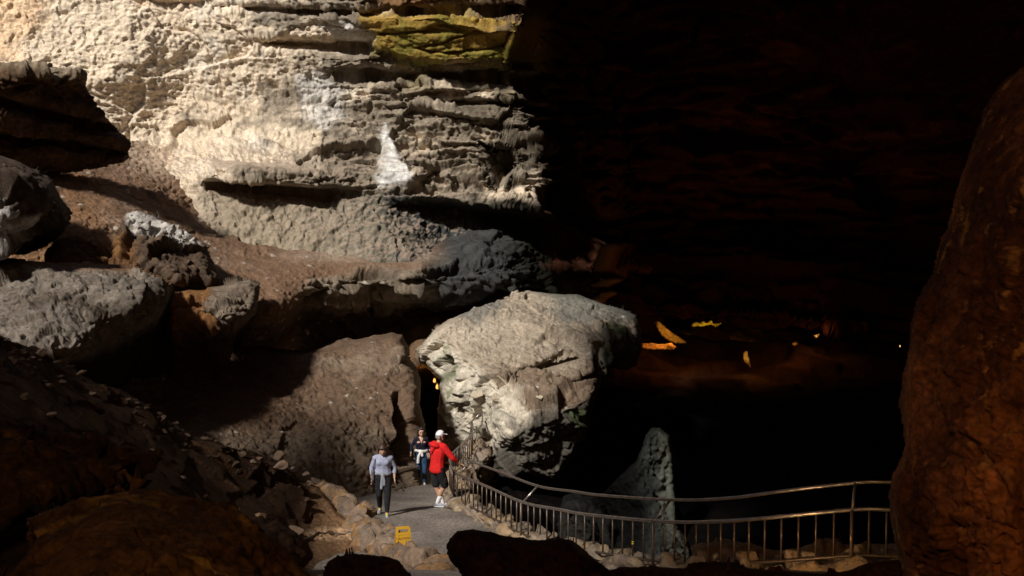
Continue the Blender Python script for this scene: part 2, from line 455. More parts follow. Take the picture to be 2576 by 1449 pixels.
# ------------------------------------------------------------------ mound beside the trail
#MOUND
mound_poly = [(100,820),(500,860),(760,880),(850,858),(920,846),(985,836),(1012,842),(1030,868),(1034,900),(1050,930),(1058,975),(1056,1020),(1068,1090),(1072,1180),(1075,1320),(700,1320),(100,1320)]
mound_ctrl = [(100,850,27),(400,860,29.5),(600,870,31),(800,862,32.4),(900,850,32.4),(1000,838,32),(1030,880,31.2),(1055,960,30.4),(1060,1060,29.4),(1068,1130,29),(1068,1210,28.6),
 (300,950,26.5),(600,930,29.6),(800,920,30.6),(920,910,30.8),(980,960,29.8),(800,1000,29),(900,1020,28.6),(980,1040,28.6),(1000,1120,28),(900,1110,27.2),
 (430,1100,24.4),(600,1060,26),(700,1150,24.8),(800,1120,26.2),(900,1190,26.0),(820,1240,24.0),(1000,1190,27.6),(600,1200,22.6),(950,1240,26.2),(800,1320,22.6),(1000,1300,26),(100,1100,21),(100,1300,18)]

def mound_disp(p, n, x, y):
    f1, c1 = facet(p, 1.2, 0.16, 0.35, 303)
    edge = sstep(960, 1040, x) * sstep(840, 900, y) + sstep(1030, 1100, y) * sstep(600, 800, x) * 0.6
    F1, F2, idr, off = cells(p, 0.3, 305)
    h = fbm(p, 2.2, 4, 0.5, 307) * 0.28 + fbm(p, 0.4, 5, 0.62, 309) * 0.12 + np.clip(edge, 0, 1) * f1 * 0.9
    h += (idr > 0.8) * np.clip(0.3 - F1, 0, 1) * 0.35 + GRIT(p, 350) * 0.8
    # cleft above the trail, at the right
    m = polydist(x, y, [(985,985),(1010,975),(1062,1075),(1070,1180),(990,1180),(990,1080)])
    h -= 0.9 * sstep(0, 16, m)
    return h, 0.3 + 0.7 * c1

def mound_paint(p, n, x, y, h, crev):
    c = base(len(x), (0.125, 0.082, 0.055))
    big = fbm(p, 1.8, 4, 0.55, 311); fin = fbm(p, 0.25, 4, 0.65, 313)
    c = mixc(c, (0.19, 0.14, 0.10), sstep(-0.1, 0.5, big))
    c = mixc(c, (0.09, 0.05, 0.03), sstep(900, 600, x) * 0.8)
    c = mixc(c, (0.16, 0.12, 0.085), sstep(1040, 1130, y + 50 * big) * 0.8)
    c *= (1 + 0.4 * fin)[:, None]
    F1, F2, idr, off = cells(p, 0.3, 305)
    c = mixc(c, (0.5, 0.45, 0.4), ((idr > 0.9) & (F1 < 0.2)) * 0.6)
    return np.clip(c, 0.01, 0.9)

mound = relief('soil_mound', 100, 1080, 810, 1320, 2.2, mound_ctrl, M_soil, mound_disp, mound_paint, poly=mound_poly, edge=(26, 2.0), rough=7)
tag(mound, kind='structure')

# ------------------------------------------------------------------ boulders on the left
def boulder_disp(seed, big=0.35, f=1.0, fs=1.2, fine=0.12, fsc=0.45, gs=1.0):
    def g(p, n, x, y):
        f1, c1 = facet(p, fs, 0.13 * f, 0.35 * f, seed, (1.2, 1.2, 0.9))
        f2, c2 = facet(p, fs * 0.35, 0.05 * f, 0.4 * f, seed + 2)
        f0, c0 = facet(p, fs * 2.0, 0.12 * f, 0.35 * f, seed + 3, (1, 1, 0.8), 0.4)
        ck = np.exp(-(fbm(p * np.array([0.45, 0.45, 1.3]), fs * 1.1, 3, 0.55, seed + 5) / 0.022) ** 2)
        pit = np.clip(fbm(p, 0.4, 2, 0.5, seed + 4) - 0.25, 0, 1)
        h = big * fbm(p, 2.4, 4, 0.5, seed + 6) + fine * 0.55 * fbm(p, fsc, 4, 0.6, seed + 8) + 0.7 * (f1 + f2) + f0 + GRIT(p / gs, seed) * gs - 0.22 * pit * f - 0.10 * f * fs * ck
        return h, np.minimum(c1, c2) * (1 - np.clip(pit * 3, 0, 0.7)) * (1 - 0.6 * ck)
    return g

def boulder_paint(c0, c1, c2=None, seed=0, zone=None, fin_k=0.35):
    def g(p, n, x, y, h, crev):
        big = fbm(p, 1.6, 4, 0.55, seed + 11); fin = fbm(p, 0.25, 4, 0.66, seed + 13)
        c = base(len(x), c0)
        c = mixc(c, c1, sstep(-0.15, 0.4, big))
        if zone is not None: c = zone(c, p, n, x, y, big, fin)
        c *= (1 + fin_k * fin)[:, None] * (0.65 + 0.35 * crev)[:, None]
        return np.clip(c, 0.008, 0.9)
    return g

ROCKS = []
def boulder(name, label, poly, ctrl, mat, disp, paint, step=2.2, edge=(40, 2), rough=6, shape=None, cat='boulder'):
    xs = [q[0] for q in poly]; ys = [q[1] for q in poly]
    o = relief(name, min(xs) - 12, max(xs) + 12, min(ys) - 12, max(ys) + 12, step, ctrl, mat, disp, paint, poly, edge, rough, shape)
    tag(o, label, cat); ROCKS.append(o)
    return o

#BOULDERS
def z_pale(c, p, n, x, y, big, fin):
    c = mixc(c, (0.24, 0.20, 0.17), sstep(800, 860, y - 0.25 * x + 40 * big))
    c = mixc(c, (0.22, 0.10, 0.035), sstep(24, 6, y - np.interp(x, [0, 180, 340, 440], [648, 660, 668, 705])) * 0.7)
    c = mixc(c, (0.03, 0.02, 0.014), sstep(-14, 20, y - np.interp(x, [180, 260, 330, 400, 440], [930, 885, 850, 790, 715])))  # shade of the overhanging side painted below the diagonal edge
    return c
boulder('boulder', 'broad pale grey boulder with pitted lit top at left edge above rubble line',
 [(-80,640),(20,652),(100,656),(180,664),(260,668),(340,671),(390,690),(434,712),(440,760),(440,900),(445,1000),(440,1060),(150,1060),(-80,960)],
 [(-80,660,25),(20,660,25),(180,668,25),(340,678,25.6),(430,718,26),(100,720,23.2),(250,735,23.6),(350,745,24.2),(40,800,21.4),(200,800,21.9),(300,800,22.8),(390,775,24.6),
  (100,870,20),(220,880,20.7),(-60,850,20),(-60,950,18),(300,890,23.8),(380,850,26),(430,800,27.2),(430,950,28),(300,1000,25.6),(150,950,20.6),(150,1050,21.5),(0,950,18.6)],
 M_rock, boulder_disp(401, 0.26, 0.9, 1.0, 0.17, 0.4), boulder_paint((0.215, 0.180, 0.148), (0.125, 0.098, 0.076), seed=401, zone=z_pale), edge=(14, 1.6), rough=4)

def z_orange(c, p, n, x, y, big, fin):
    c = mixc(c, (0.30, 0.13, 0.035), sstep(0.0, 0.35, big + sstep(560, 450, x) - 0.2) * 0.75)  # orange tone, stronger towards the left
    c = mixc(c, (0.06, 0.03, 0.015), sstep(800, 880, y + 40 * big))
    return c
boulder('boulder', 'orange tinged rock hump between the pale boulder and the soil shelf',
 [(425,735),(470,722),(540,724),(590,712),(630,706),(652,716),(656,745),(648,790),(610,830),(590,860),(560,980),(420,980)],
 [(430,740,27.5),(540,728,28.4),(640,715,29),(450,780,26.6),(560,770,27),(630,770,27.8),(480,830,26.6),(570,820,27),(600,850,28.2),(500,900,27.4),(430,980,27.6),(560,980,28.6)],
 M_rock, boulder_disp(421, 0.3, 0.6, 0.9, 0.15), boulder_paint((0.21, 0.165, 0.125), (0.16, 0.12, 0.09), seed=421, zone=z_orange), edge=(18, 1.2), rough=5)

def z_white(c, p, n, x, y, big, fin):
    s = polydist(x, y, [(320,535),(345,535),(360,550),(420,562),(478,590),(490,610),(440,600),(380,585),(330,575)])
    c = mixc(c, (0.62, 0.58, 0.53), sstep(-16, 4, s + 16 * fin) * 0.9)
    c = mixc(c, (0.27, 0.13, 0.045), sstep(370, 320, x) * sstep(590, 640, y) * 0.8)
    return c
def rub_disp(p, n, x, y):
    h, c = boulder_disp(441, 0.2, 0.9, 0.8, 0.16)(p, n, x, y)
    s = polydist(x, y, [(320,535),(345,535),(360,550),(420,562),(478,590),(490,610),(440,600),(380,585),(330,575)])
    f, cc = facet(p, 0.38, 0.3, 0.7, 447)
    return h + f * sstep(-14, 4, s), c
boulder('boulder', 'knobbly brown hump strewn with white broken stones on its crest',
 [(315,535),(345,530),(400,548),(470,580),(510,620),(535,660),(552,700),(548,716),(480,716),(430,712),(360,680),(300,670),(290,610)],
 [(320,540,30),(400,555,30.3),(480,590,30.6),(550,700,30.2),(350,600,28.8),(430,620,28.8),(500,660,29.2),(300,650,28.4),(400,690,28),(500,712,29)],
 M_rock, rub_disp, boulder_paint((0.145, 0.10, 0.07), (0.10, 0.067, 0.046), seed=441, zone=z_white), edge=(16, 1.0), rough=5)

def z_patch(c, p, n, x, y, big, fin):
    c = mixc(c, (0.5, 0.47, 0.45), sstep(-12, 6, polydist(x, y, [(-10,520),(30,535),(75,545),(70,570),(40,582),(20,575),(-10,590)]) + 14 * fin))
    c = mixc(c, (0.04, 0.025, 0.018), sstep(540, 590, y + 0.0 * x + 20 * big) * sstep(20, 80, x + 0.6 * (y - 560)))
    return c
boulder('boulder', 'dark rounded boulder with a white patch at the left edge below the outcrop',
 [(-80,395),(0,392),(40,405),(95,432),(130,455),(158,500),(180,535),(176,562),(150,590),(120,620),(60,640),(-80,650)],
 [(-80,410,25.5),(0,400,26),(100,440,26.5),(170,530,27),(-60,500,23.5),(40,480,24.2),(100,530,24.8),(20,560,23.4),(100,600,25.6),(-60,640,24.5),(40,630,25.2)],
 M_rock, boulder_disp(461, 0.3, 1.2, 1.0, 0.13), boulder_paint((0.088, 0.062, 0.047), (0.046, 0.031, 0.023), seed=461, zone=z_patch), edge=(20, 1.4), rough=5)

boulder('boulder', 'small dark boulder with orange rim tucked behind the pale boulder',
 [(110,640),(140,600),(190,588),(240,598),(270,625),(290,660),(270,680),(110,680)],
 [(120,650,26),(190,595,27),(280,650,27.6),(180,640,25.8),(240,670,26.4)],
 M_near, boulder_disp(481, 0.2, 0.6, 0.9, 0.12), boulder_paint((0.10, 0.05, 0.025), (0.16, 0.075, 0.03), seed=481), edge=(24, 1.4), rough=4)

def z_crop(c, p, n, x, y, big, fin):
    top = np.interp(x, [-80, 0, 100, 200, 330], [150, 160, 170, 185, 300])
    c = mixc(c, (0.38, 0.30, 0.21), sstep(26, 4, y - top + 8 * fin) * 0.8)  # pale rim painted for the lit top, front coloured dark for shade
    return c
def crop_shape(x, y):
    return 1.0 * np.exp(-((y - 255 - 0.25 * x) / 14) ** 2) + 0.8 * np.exp(-((y - 345 - 0.12 * x) / 12) ** 2) - 0.5 * sstep(330, 250, np.hypot(x - 130, (y - 310) * 2))
boulder('rock_outcrop', 'dark brown layered outcrop standing against the bright wall at upper left',
 [(-120,140),(0,152),(60,164),(105,166),(150,172),(205,184),(215,200),(225,235),(245,275),(300,330),(322,365),(326,395),(310,414),(240,425),(120,432),(0,430),(-120,440)],
 [(-120,160,29),(0,160,29.8),(100,172,30.4),(205,190,31.6),(-100,300,30),(50,260,30.6),(150,260,31.4),(240,290,32.4),(310,380,34),(0,400,32.2),(120,400,32.8),(220,400,33.4)],
 M_rock, boulder_disp(501, 0.35, 0.7, 1.0, 0.16), boulder_paint((0.12, 0.075, 0.045), (0.07, 0.04, 0.024), seed=501, zone=z_crop), edge=(10, 0.5), rough=9, shape=crop_shape, cat='rock')

# ------------------------------------------------------------------ the great block right of the tunnel
#BLOCK
block_poly = [(1090,835),(1120,815),(1160,790),(1210,768),(1255,745),(1290,728),(1380,735),(1450,742),(1520,765),(1570,780),(1600,795),(1612,830),(1616,880),(1606,920),(1575,935),(1540,925),(1512,938),(1514,960),(1495,1000),(1482,1060),(1470,1110),(1430,1165),(1395,1228),(1365,1205),(1330,1195),(1280,1180),(1255,1160),(1225,1180),(1200,1205),(1080,1230),(1092,1180),(1100,1060),(1106,960),(1075,930),(1052,915),(1045,880)]
block_ctrl = [(1280,735,37.6),(1450,748,38),(1560,785,37.4),(1600,805,37),(1160,795,35),(1120,830,33.6),(1060,880,34),(1250,850,33.6),(1400,800,35.8),(1500,850,34.8),(1180,880,32.2),(1260,930,30.8),(1330,930,31.2),(1400,900,32.2),(1490,868,33.6),
 (1500,890,32.4),(1450,930,31.4),(1380,950,31),(1300,965,31),(1400,975,30.6),(1500,950,31.2),(1270,1000,29.8),(1320,1030,29.2),(1400,1015,29.4),(1510,965,30.9),
 (1250,1060,29.8),(1320,1075,28.9),(1400,1060,29.0),(1480,1010,29.6),(1250,1140,29.8),(1310,1150,29.0),(1400,1140,29.2),(1390,1215,29.6),(1465,1100,29.8),
 (1100,900,33.4),(1110,960,33.2),(1150,1000,32.4),(1200,1050,31.6),(1130,1040,33),(1160,1100,32.6),(1205,1130,31.4),(1190,1180,31.4),(1120,1100,34),(1110,1200,34.4),(1150,1180,33),
 (1550,830,36),(1610,850,36.4),(1600,900,36.2),(1530,890,34.6),(1560,930,35.6)]
def block_shape(x, y):
    out = np.zeros_like(x)
    # undercut below the upper slab
    ly = np.interp(x, [1240, 1300, 1350, 1420, 1500], [985, 952, 928, 903, 892])
    out += 0.9 * np.exp(-((y - ly) / 10) ** 2) * sstep(1270, 1320, x) * sstep(1470, 1410, x)
    ly2 = np.interp(x, [1400, 1460, 1515], [968, 955, 940])
    out += 0.8 * np.exp(-((y - ly2) / 6) ** 2) * sstep(1400, 1440, x)
    # step between the block and the right hand column
    out += 0.9 * np.exp(-((x - 1505 - 0.1 * (y - 900)) / 10) ** 2) * sstep(850, 880, y)
    # overhang of the lower face
    out += 0.3 * sstep(0, 60, y - np.interp(x, [1220, 1300, 1400, 1500], [1130, 1060, 1030, 985])) * sstep(1225, 1300, x)
    return out
def block_disp(p, n, x, y):
    top = sstep(0.35, 0.6, n[:, 2])
    f1, c1 = facet(p, 1.1, 0.15, 0.35, 603, (1.2, 1.2, 0.8))
    f2, c2 = facet(p, 0.42, 0.07, 0.5, 605)
    F1, F2, idr, off = cells(p, 0.3, 607)
    side = sstep(0, 40, y - np.interp(x, [1050, 1110, 1180, 1260, 1320, 1400, 1515], [850, 870, 920, 1000, 1040, 1030, 960]))
    f0, c0 = facet(p, 2.6, 0.05, 0.16, 601, (1, 1, 0.8), 0.3); f9, c9 = facet(p, 1.25, 0.035, 0.14, 602, (1.2, 1.2, 0.6), 0.35)
    h = f0 + f9 + fbm(p, 2.2, 4, 0.5, 609) * 0.25 + fbm(p, 0.4, 5, 0.62, 611) * 0.10
    h += (0.15 + 0.5 * side) * (f1 + 0.6 * f2) - 0.09 * np.exp(-(fbm(p * np.array([0.6, 0.6, 1.2]), 1.3, 3, 0.55, 617) / 0.02) ** 2) + GRIT(p, 650) * (1.0 - 0.3 * side)
    h += (1 - side) * (idr > 0.8) * np.clip(0.3 - F1, 0, 1) * 0.35
    h += side * 0.09 * fbm(p * np.array([1, 1, 0.35]), 0.55, 3, 0.6, 613, ridged=True) * sstep(1200, 1320, x)
    return h, 1 - side * (1 - np.minimum(c1, c2))
def block_paint(p, n, x, y, h, crev):
    N = len(x); big = fbm(p, 1.6, 4, 0.55, 621); fin = fbm(p, 0.25, 4, 0.66, 623); mid = fbm(p, 0.7, 4, 0.6, 625)
    c = base(N, (0.34, 0.28, 0.215))
    c = mixc(c, (0.42, 0.355, 0.28), sstep(-0.1, 0.4, big))
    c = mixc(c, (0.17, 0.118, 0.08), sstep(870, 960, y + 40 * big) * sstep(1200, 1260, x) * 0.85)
    # pale fractured limestone on the trail side
    lime = sstep(-30, 10, polydist(x, y, [(1085,850),(1180,920),(1250,985),(1330,1040),(1310,1090),(1240,1150),(1220,1230),(1080,1230),(1080,960)]) + 30 * mid)
    c = mixc(c, (0.60, 0.54, 0.44), lime)
    c = mixc(c, (0.30, 0.22, 0.15), lime * sstep(0.2, 0.45, mid) * 0.7)
    # slivers of fresh stone lying in the soil
    sl = fbm((p @ _R.T) * np.array([2.2, 0.35, 1.0]), 0.7, 3, 0.55, 631)
    c = mixc(c, (0.56, 0.47, 0.34), sstep(0.42, 0.5, sl) * sstep(1160, 1220, x) * sstep(1420, 1300, x) * sstep(900, 950, y))
    # lower face darkened: its shade is painted into the colour
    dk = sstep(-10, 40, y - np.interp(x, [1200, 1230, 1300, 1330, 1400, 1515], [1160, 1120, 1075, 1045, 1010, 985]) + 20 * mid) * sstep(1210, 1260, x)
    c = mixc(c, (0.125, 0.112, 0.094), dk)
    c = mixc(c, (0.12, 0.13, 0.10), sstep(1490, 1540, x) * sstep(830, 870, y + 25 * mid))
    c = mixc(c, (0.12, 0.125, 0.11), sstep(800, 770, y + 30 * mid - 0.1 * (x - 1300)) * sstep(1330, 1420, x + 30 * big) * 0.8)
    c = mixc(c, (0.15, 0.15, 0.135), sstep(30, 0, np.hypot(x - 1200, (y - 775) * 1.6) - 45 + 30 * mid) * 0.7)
    # moss
    for (cx, cy, rx, ry) in ((1112,885,24,30),(1125,940,24,32),(1138,985,16,22),(1335,938,40,9),(1540,835,34,16),(1450,1050,30,30)):
        m = np.exp(-(((x - cx) / rx) ** 2 + ((y - cy) / ry) ** 2))
        c = mixc(c, (0.07, 0.10, 0.035), sstep(0.3, 0.8, m + 0.9 * mid + 0.5 * fin) * sstep(0.1, 0.4, m) * 0.75)
    c *= (1 + 0.32 * fin)[:, None] * (0.62 + 0.38 * crev)[:, None]
    F1, F2, idr, off = cells(p, 0.3, 607)
    c = mixc(c, (0.55, 0.52, 0.48), ((idr > 0.93) & (F1 < 0.2)) * (1 - dk) * 0.6)
    return np.clip(c, 0.008, 0.9)
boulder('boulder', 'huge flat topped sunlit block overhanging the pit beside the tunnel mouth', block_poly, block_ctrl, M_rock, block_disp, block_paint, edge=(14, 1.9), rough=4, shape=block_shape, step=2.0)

# ------------------------------------------------------------------ tunnel mouth
#TUNNEL
def tun_paint(p, n, x, y, h, crev):
    c = base(len(x), (0.16, 0.10, 0.06)); fin = fbm(p, 0.3, 4, 0.6, 641)
    return np.clip(c * (1 + 0.5 * fin)[:, None], 0.01, 1)
def tun_disp(p, n, x, y):
    f, c = facet(p, 0.9, 0.12, 0.3, 643); return f + 0.25 * fbm(p, 1.2, 4, 0.6, 645), c
o = relief('tunnel_wall', 960, 1240, 780, 1260, 4, [(960,780,40),(1240,780,40),(1060,850,37),(1060,920,36),(1120,920,37),(1090,950,40),(1090,1000,45),(1090,1100,46),(1090,1180,44),(960,1200,41),(1240,1200,41),(1060,1050,43),(1120,1050,43),(960,1000,40),(1240,1000,40)],
  M_rock, tun_disp, tun_paint)
tag(o, kind='structure')

# ------------------------------------------------------------------ trail
#TRAIL
ZT = ([9, 11, 12.8, 14.7, 16.5, 18.9, 21.6, 23, 28.6, 34, 48], [2.7, 2.25, 1.85, 1.15, 0.75, 0.33, 0.10, -0.12, -0.98, -1.55, -2.6])
def trail_z(Y): return np.interp(Y, *ZT)
FENCE = [(1186,1054,31.4),(1187,1060,31),(1189,1074,30.2),(1186,1092,29.4),(1169,1110,28.6),(1154,1125,27.7),(1134,1145,26.4),(1131,1161,25.3),(1138,1179,24.1),(1153,1193,22.9),(1226.6,1224.6,20.7),(1317,1264,18.6),(1409,1282,17.2),(1476,1294,16.4),(1652,1311,14.8),(1781,1313,13.9),(1916,1304,13.3),(2147,1282,12.75),(2235,1282,12.6),(2420,1286,12.4)]
def catmull(pts, per):
    pts = [np.array(p, float) for p in pts]; out = []
    for i in range(len(pts) - 1):
        p0 = pts[max(i - 1, 0)]; p1 = pts[i]; p2 = pts[i + 1]; p3 = pts[min(i + 2, len(pts) - 1)]
        for k in range(per):
            t = k / per
            out.append(0.5 * ((2 * p1) + (-p0 + p2) * t + (2 * p0 - 5 * p1 + 4 * p2 - p3) * t * t + (-p0 + 3 * p1 - 3 * p2 + p3) * t ** 3))
    out.append(pts[-1]); return np.array(out)
def resample(c, step):
    s = np.concatenate([[0], np.cumsum(np.linalg.norm(np.diff(c, axis=0), axis=1))])
    n = max(2, int(round(s[-1] / step)) + 1); t = np.linspace(0, s[-1], n)
    return np.stack([np.interp(t, s, c[:, i]) for i in range(3)], 1), t
fence_rail = resample(catmull([P(*q) for q in FENCE], 12), 0.06)[0]

def trail_right(Y):
    o = np.argsort(fence_rail[:, 1])
    return np.interp(Y, fence_rail[o, 1], fence_rail[o, 0])

ny, nx = 520, 150
Yg = np.linspace(8.5, 47, ny)
xr = trail_right(Yg) + 0.25
Xg = -9 + (xr[:, None] + 9) * np.linspace(0, 1, nx)[None, :]
Yg2 = np.repeat(Yg[:, None], nx, 1)
Zg = np.repeat(trail_z(Yg)[:, None], nx, 1)
for _ in range(30): Zg[1:-1] = (Zg[:-2] + Zg[2:] + 2 * Zg[1:-1]) / 4
tp = np.stack([Xg, Yg2, Zg], -1).reshape(-1, 3)
tp[:, 2] += 0.015 * fbm(tp, 0.9, 3, 0.5, 701)
idx = np.arange(nx * ny).reshape(ny, nx)
quads = np.stack([idx[:-1, :-1], idx[:-1, 1:], idx[1:, 1:], idx[1:, :-1]], -1).reshape(-1, 4)
def asphalt():
    m = bpy.data.materials.new('trail_asphalt'); nt, b = nodes(m); L = nt.links
    tc = nt.nodes.new('ShaderNodeTexCoord')
    n = nt.nodes.new('ShaderNodeTexNoise'); n.inputs['Scale'].default_value = 17; n.inputs['Detail'].default_value = 4; n.inputs['Roughness'].default_value = 0.8
    L.new(tc.outputs['Object'], n.inputs['Vector'])
    n3 = nt.nodes.new('ShaderNodeTexNoise'); n3.inputs['Scale'].default_value = 0.9; n3.inputs['Detail'].default_value = 5
    L.new(tc.outputs['Object'], n3.inputs['Vector'])
    cr = nt.nodes.new('ShaderNodeValToRGB'); e = cr.color_ramp.elements
    e[0].position = 0.36; e[0].color = (0.06, 0.05, 0.043, 1); e[1].position = 0.66; e[1].color = (0.30, 0.25, 0.21, 1)
    L.new(n.outputs['Fac'], cr.inputs[0])
    mr = nt.nodes.new('ShaderNodeMapRange'); mr.inputs[1].default_value = 0.3; mr.inputs[2].default_value = 0.7; mr.inputs[3].default_value = 0.6; mr.inputs[4].default_value = 1.3
    L.new(n3.outputs['Fac'], mr.inputs[0])
    mx = nt.nodes.new('ShaderNodeMix'); mx.data_type = 'RGBA'; mx.blend_type = 'MULTIPLY'; mx.inputs[0].default_value = 1
    L.new(cr.outputs[0], mx.inputs[6]); L.new(mr.outputs[0], mx.inputs[7]); L.new(mx.outputs[2], b.inputs['Base Color'])
    b.inputs['Roughness'].default_value = 0.85
    bp = nt.nodes.new('ShaderNodeBump'); bp.inputs['Strength'].default_value = 0.6; bp.inputs['Distance'].default_value = 0.012
    L.new(n.outputs['Fac'], bp.inputs['Height']); L.new(bp.outputs[0], b.inputs['Normal'])
    return m
trail = np_mesh('trail', tp, quads, asphalt()); tag(trail, kind='structure')

# ------------------------------------------------------------------ bank of the upper trail, left foreground
#BANK
ridge = [(-120,810,13.4),(0,852,14.2),(60,872,14.6),(120,893,15),(180,925,15.6),(250,962,16.2),(340,1003,17),(420,1050,17.6),(480,1092,18.2),(540,1106,18.8),(600,1132,19.2),(680,1160,19.8),(740,1192,20.3),(800,1226,20.8),(850,1262,20.4)]
bank_ctrl = ridge + [(-120,1000,10.8),(0,1000,11.6),(150,1050,12.8),(300,1120,13.8),(450,1190,15),(600,1270,16.5),(700,1300,17.3),(760,1340,17.8),(850,1360,18.3),(900,1350,18.6),(950,1378,17.8),(1000,1420,16.2),(1060,1460,14.4),(1140,1500,12.6),
 (-120,1200,8.8),(150,1250,9.6),(400,1330,11.8),(650,1400,14),(800,1410,16.4),(900,1440,16.4),(-120,1500,6.5),(300,1500,8),(700,1500,11.4),(950,1500,14.2),(1150,1560,11.5)]
bank_poly = [(-140,800)] + [(q[0], q[1]) for q in ridge[1:-1]] + [(850,1285),(905,1328),(950,1366),(1000,1404),(1070,1450),(1160,1500),(1160,1560),(-140,1560)]
def bank_disp(p, n, x, y):
    near = polydist(x, y, bank_poly)
    m = sstep(90, 20, near) * sstep(860, 760, x)
    f, c = facet(p, 0.5, 0.20, 0.5, 803, (1.3, 1.3, 0.6)); f2, c2 = facet(p, 1.4, 0.2, 0.35, 805)
    grav = np.exp(-(((x - 845) / 70) ** 2 + ((y - 1345) / 14) ** 2))
    g, gc = facet(p, 0.13, 0.09, 0.5, 809)
    soil = sstep(760, 820, x)
    h = fbm(p, 1.6, 4, 0.5, 807) * 0.18 * (1 - 0.6 * soil) + fbm(p, 0.3, 4, 0.6, 811) * 0.05 + (1 - soil) * (f * (0.35 + 0.65 * m) + f2 * 0.5) + g * (grav + 0.12 * soil)
    return h, np.where(soil > 0.5, 1, c)
def bank_paint(p, n, x, y, h, crev):
    big = fbm(p, 1.2, 4, 0.55, 813); fin = fbm(p, 0.12, 4, 0.66, 815)
    c = base(len(x), (0.040, 0.021, 0.012))
    c = mixc(c, (0.068, 0.038, 0.021), sstep(-0.1, 0.4, big))
    soil = sstep(740, 830, x)
    c = mixc(c, (0.20, 0.115, 0.062), soil)
    grav = np.exp(-(((x - 845) / 80) ** 2 + ((y - 1342) / 18) ** 2))
    c = mixc(c, (0.42, 0.27, 0.16), sstep(0.2, 0.6, grav) * 0.8)
    c *= (1 + 0.4 * fin)[:, None] * (0.6 + 0.4 * crev)[:, None]
    return np.clip(c, 0.008, 0.9)
bank = relief('rubble_bank', -140, 1165, 790, 1560, 2.4, bank_ctrl, M_near, bank_disp, bank_paint, poly=bank_poly, edge=(10, 0.7), rough=4)
tag(bank, kind='structure')

# ------------------------------------------------------------------ near rocks
#NEAR
def near_paint(ca, cb, cc, seed, an=(1, 1, 0.5)):
    def z(c, p, n, x, y, big, fin):
        m = fbm(p * np.array(an), 0.30 * an[2], 5, 0.68, seed + 31)
        c = mixc(c, cc, sstep(0.22, 0.42, m) * 0.85)
        return c
    return boulder_paint(ca, cb, seed=seed, zone=z, fin_k=0.6)
boulder('rock_pillar', 'tall rough rust brown rock face filling the right edge',
 [(2800,-200),(2640,60),(2575,165),(2520,205),(2478,275),(2452,330),(2425,410),(2400,500),(2385,570),(2362,620),(2345,690),(2305,750),(2292,810),(2290,870),(2272,930),(2265,1010),(2268,1080),(2274,1120),(2270,1150),(2245,1195),(2238,1240),(2240,1300),(2252,1370),(2266,1420),(2275,1700),(2800,1700)],
 [(2800,-200,7.5),(2560,200,8.0),(2400,540,7.9),(2300,800,7.8),(2270,1080,7.6),(2240,1280,7.2),(2270,1500,7.2),(2500,500,6.9),(2420,900,6.6),(2420,1200,6.1),(2420,1450,6.2),(2650,300,6.8),(2650,800,6.0),(2650,1200,5.6),(2750,1600,5.4),(2420,1300,6.0)],
 M_near, boulder_disp(901, 0.10, 0.36, 0.36, 0.08, 0.10, 0.45), near_paint((0.33, 0.118, 0.042), (0.09, 0.034, 0.015), (0.48, 0.23, 0.075), 901, (1.6, 1.6, 0.8)), step=3.2, edge=(26, 0.5), rough=5, cat='rock')
boulder('boulder', 'dark maroon rough rock in front of the fence at bottom centre',
 [(1120,1372),(1128,1352),(1150,1334),(1190,1330),(1225,1338),(1262,1350),(1310,1352),(1345,1360),(1400,1354),(1440,1362),(1478,1388),(1510,1416),(1545,1440),(1575,1460),(1700,1700),(1150,1700),(1170,1470),(1150,1430),(1128,1400)],
 [(1120,1380,9.4),(1190,1335,9.6),(1300,1355,9.6),(1440,1370,9.5),(1540,1440,9.3),(1250,1410,8.9),(1400,1420,8.9),(1200,1500,8.7),(1400,1550,8.2),(1600,1650,8),(1150,1650,8.2)],
 M_near, boulder_disp(921, 0.12, 0.4, 0.5, 0.07, 0.16, 0.5), boulder_paint((0.032, 0.013, 0.009), (0.05, 0.018, 0.010), seed=921, fin_k=0.6), step=3, edge=(20, 0.6), rough=4)
boulder('boulder', 'dark low rock hump at bottom edge left of the maroon rock',
 [(820,1420),(850,1404),(900,1398),(960,1402),(1000,1412),(1030,1440),(1060,1480),(1080,1700),(760,1700)],
 [(820,1430,9.8),(900,1402,10),(1010,1420,10),(900,1500,9),(1000,1550,8.8),(800,1650,8.6)],
 M_near, boulder_disp(941, 0.10, 0.4, 0.5, 0.06, 0.16), boulder_paint((0.035, 0.014, 0.010), (0.05, 0.018, 0.010), seed=941), step=3, edge=(20, 0.5), rough=4)
boulder('boulder', 'small dark rock between the ochre slab and the brown soil',
 [(640,1330),(690,1315),(740,1335),(775,1365),(790,1400),(760,1440),(650,1440)],
 [(640,1345,12.2),(700,1322,12.6),(785,1395,12.6),(720,1380,12),(700,1430,11.6)],
 M_near, boulder_disp(951, 0.10, 0.4, 0.5, 0.06, 0.16), boulder_paint((0.03, 0.016, 0.010), (0.045, 0.022, 0.012), seed=951), step=3, edge=(20, 0.5), rough=3)
boulder('boulder', 'dark brown earthy rock lying below the fence at bottom right',
 [(1520,1440),(1560,1424),(1720,1428),(1760,1418),(1850,1420),(1900,1436),(1990,1440),(2100,1446),(2180,1420),(2260,1405),(2330,1400),(2400,1700),(1500,1700)],
 [(1530,1445,9.6),(1720,1430,9.7),(1850,1425,9.6),(2000,1442,9.4),(2200,1420,9),(2320,1410,8.8),(1700,1520,8.8),(2100,1540,8.4),(1600,1680,8),(2300,1680,7.6)],
 M_near, boulder_disp(961, 0.10, 0.4, 0.5, 0.07, 0.16, 0.5), boulder_paint((0.045, 0.017, 0.010), (0.07, 0.028, 0.013), seed=961, fin_k=0.6), step=3, edge=(16, 0.4), rough=4)
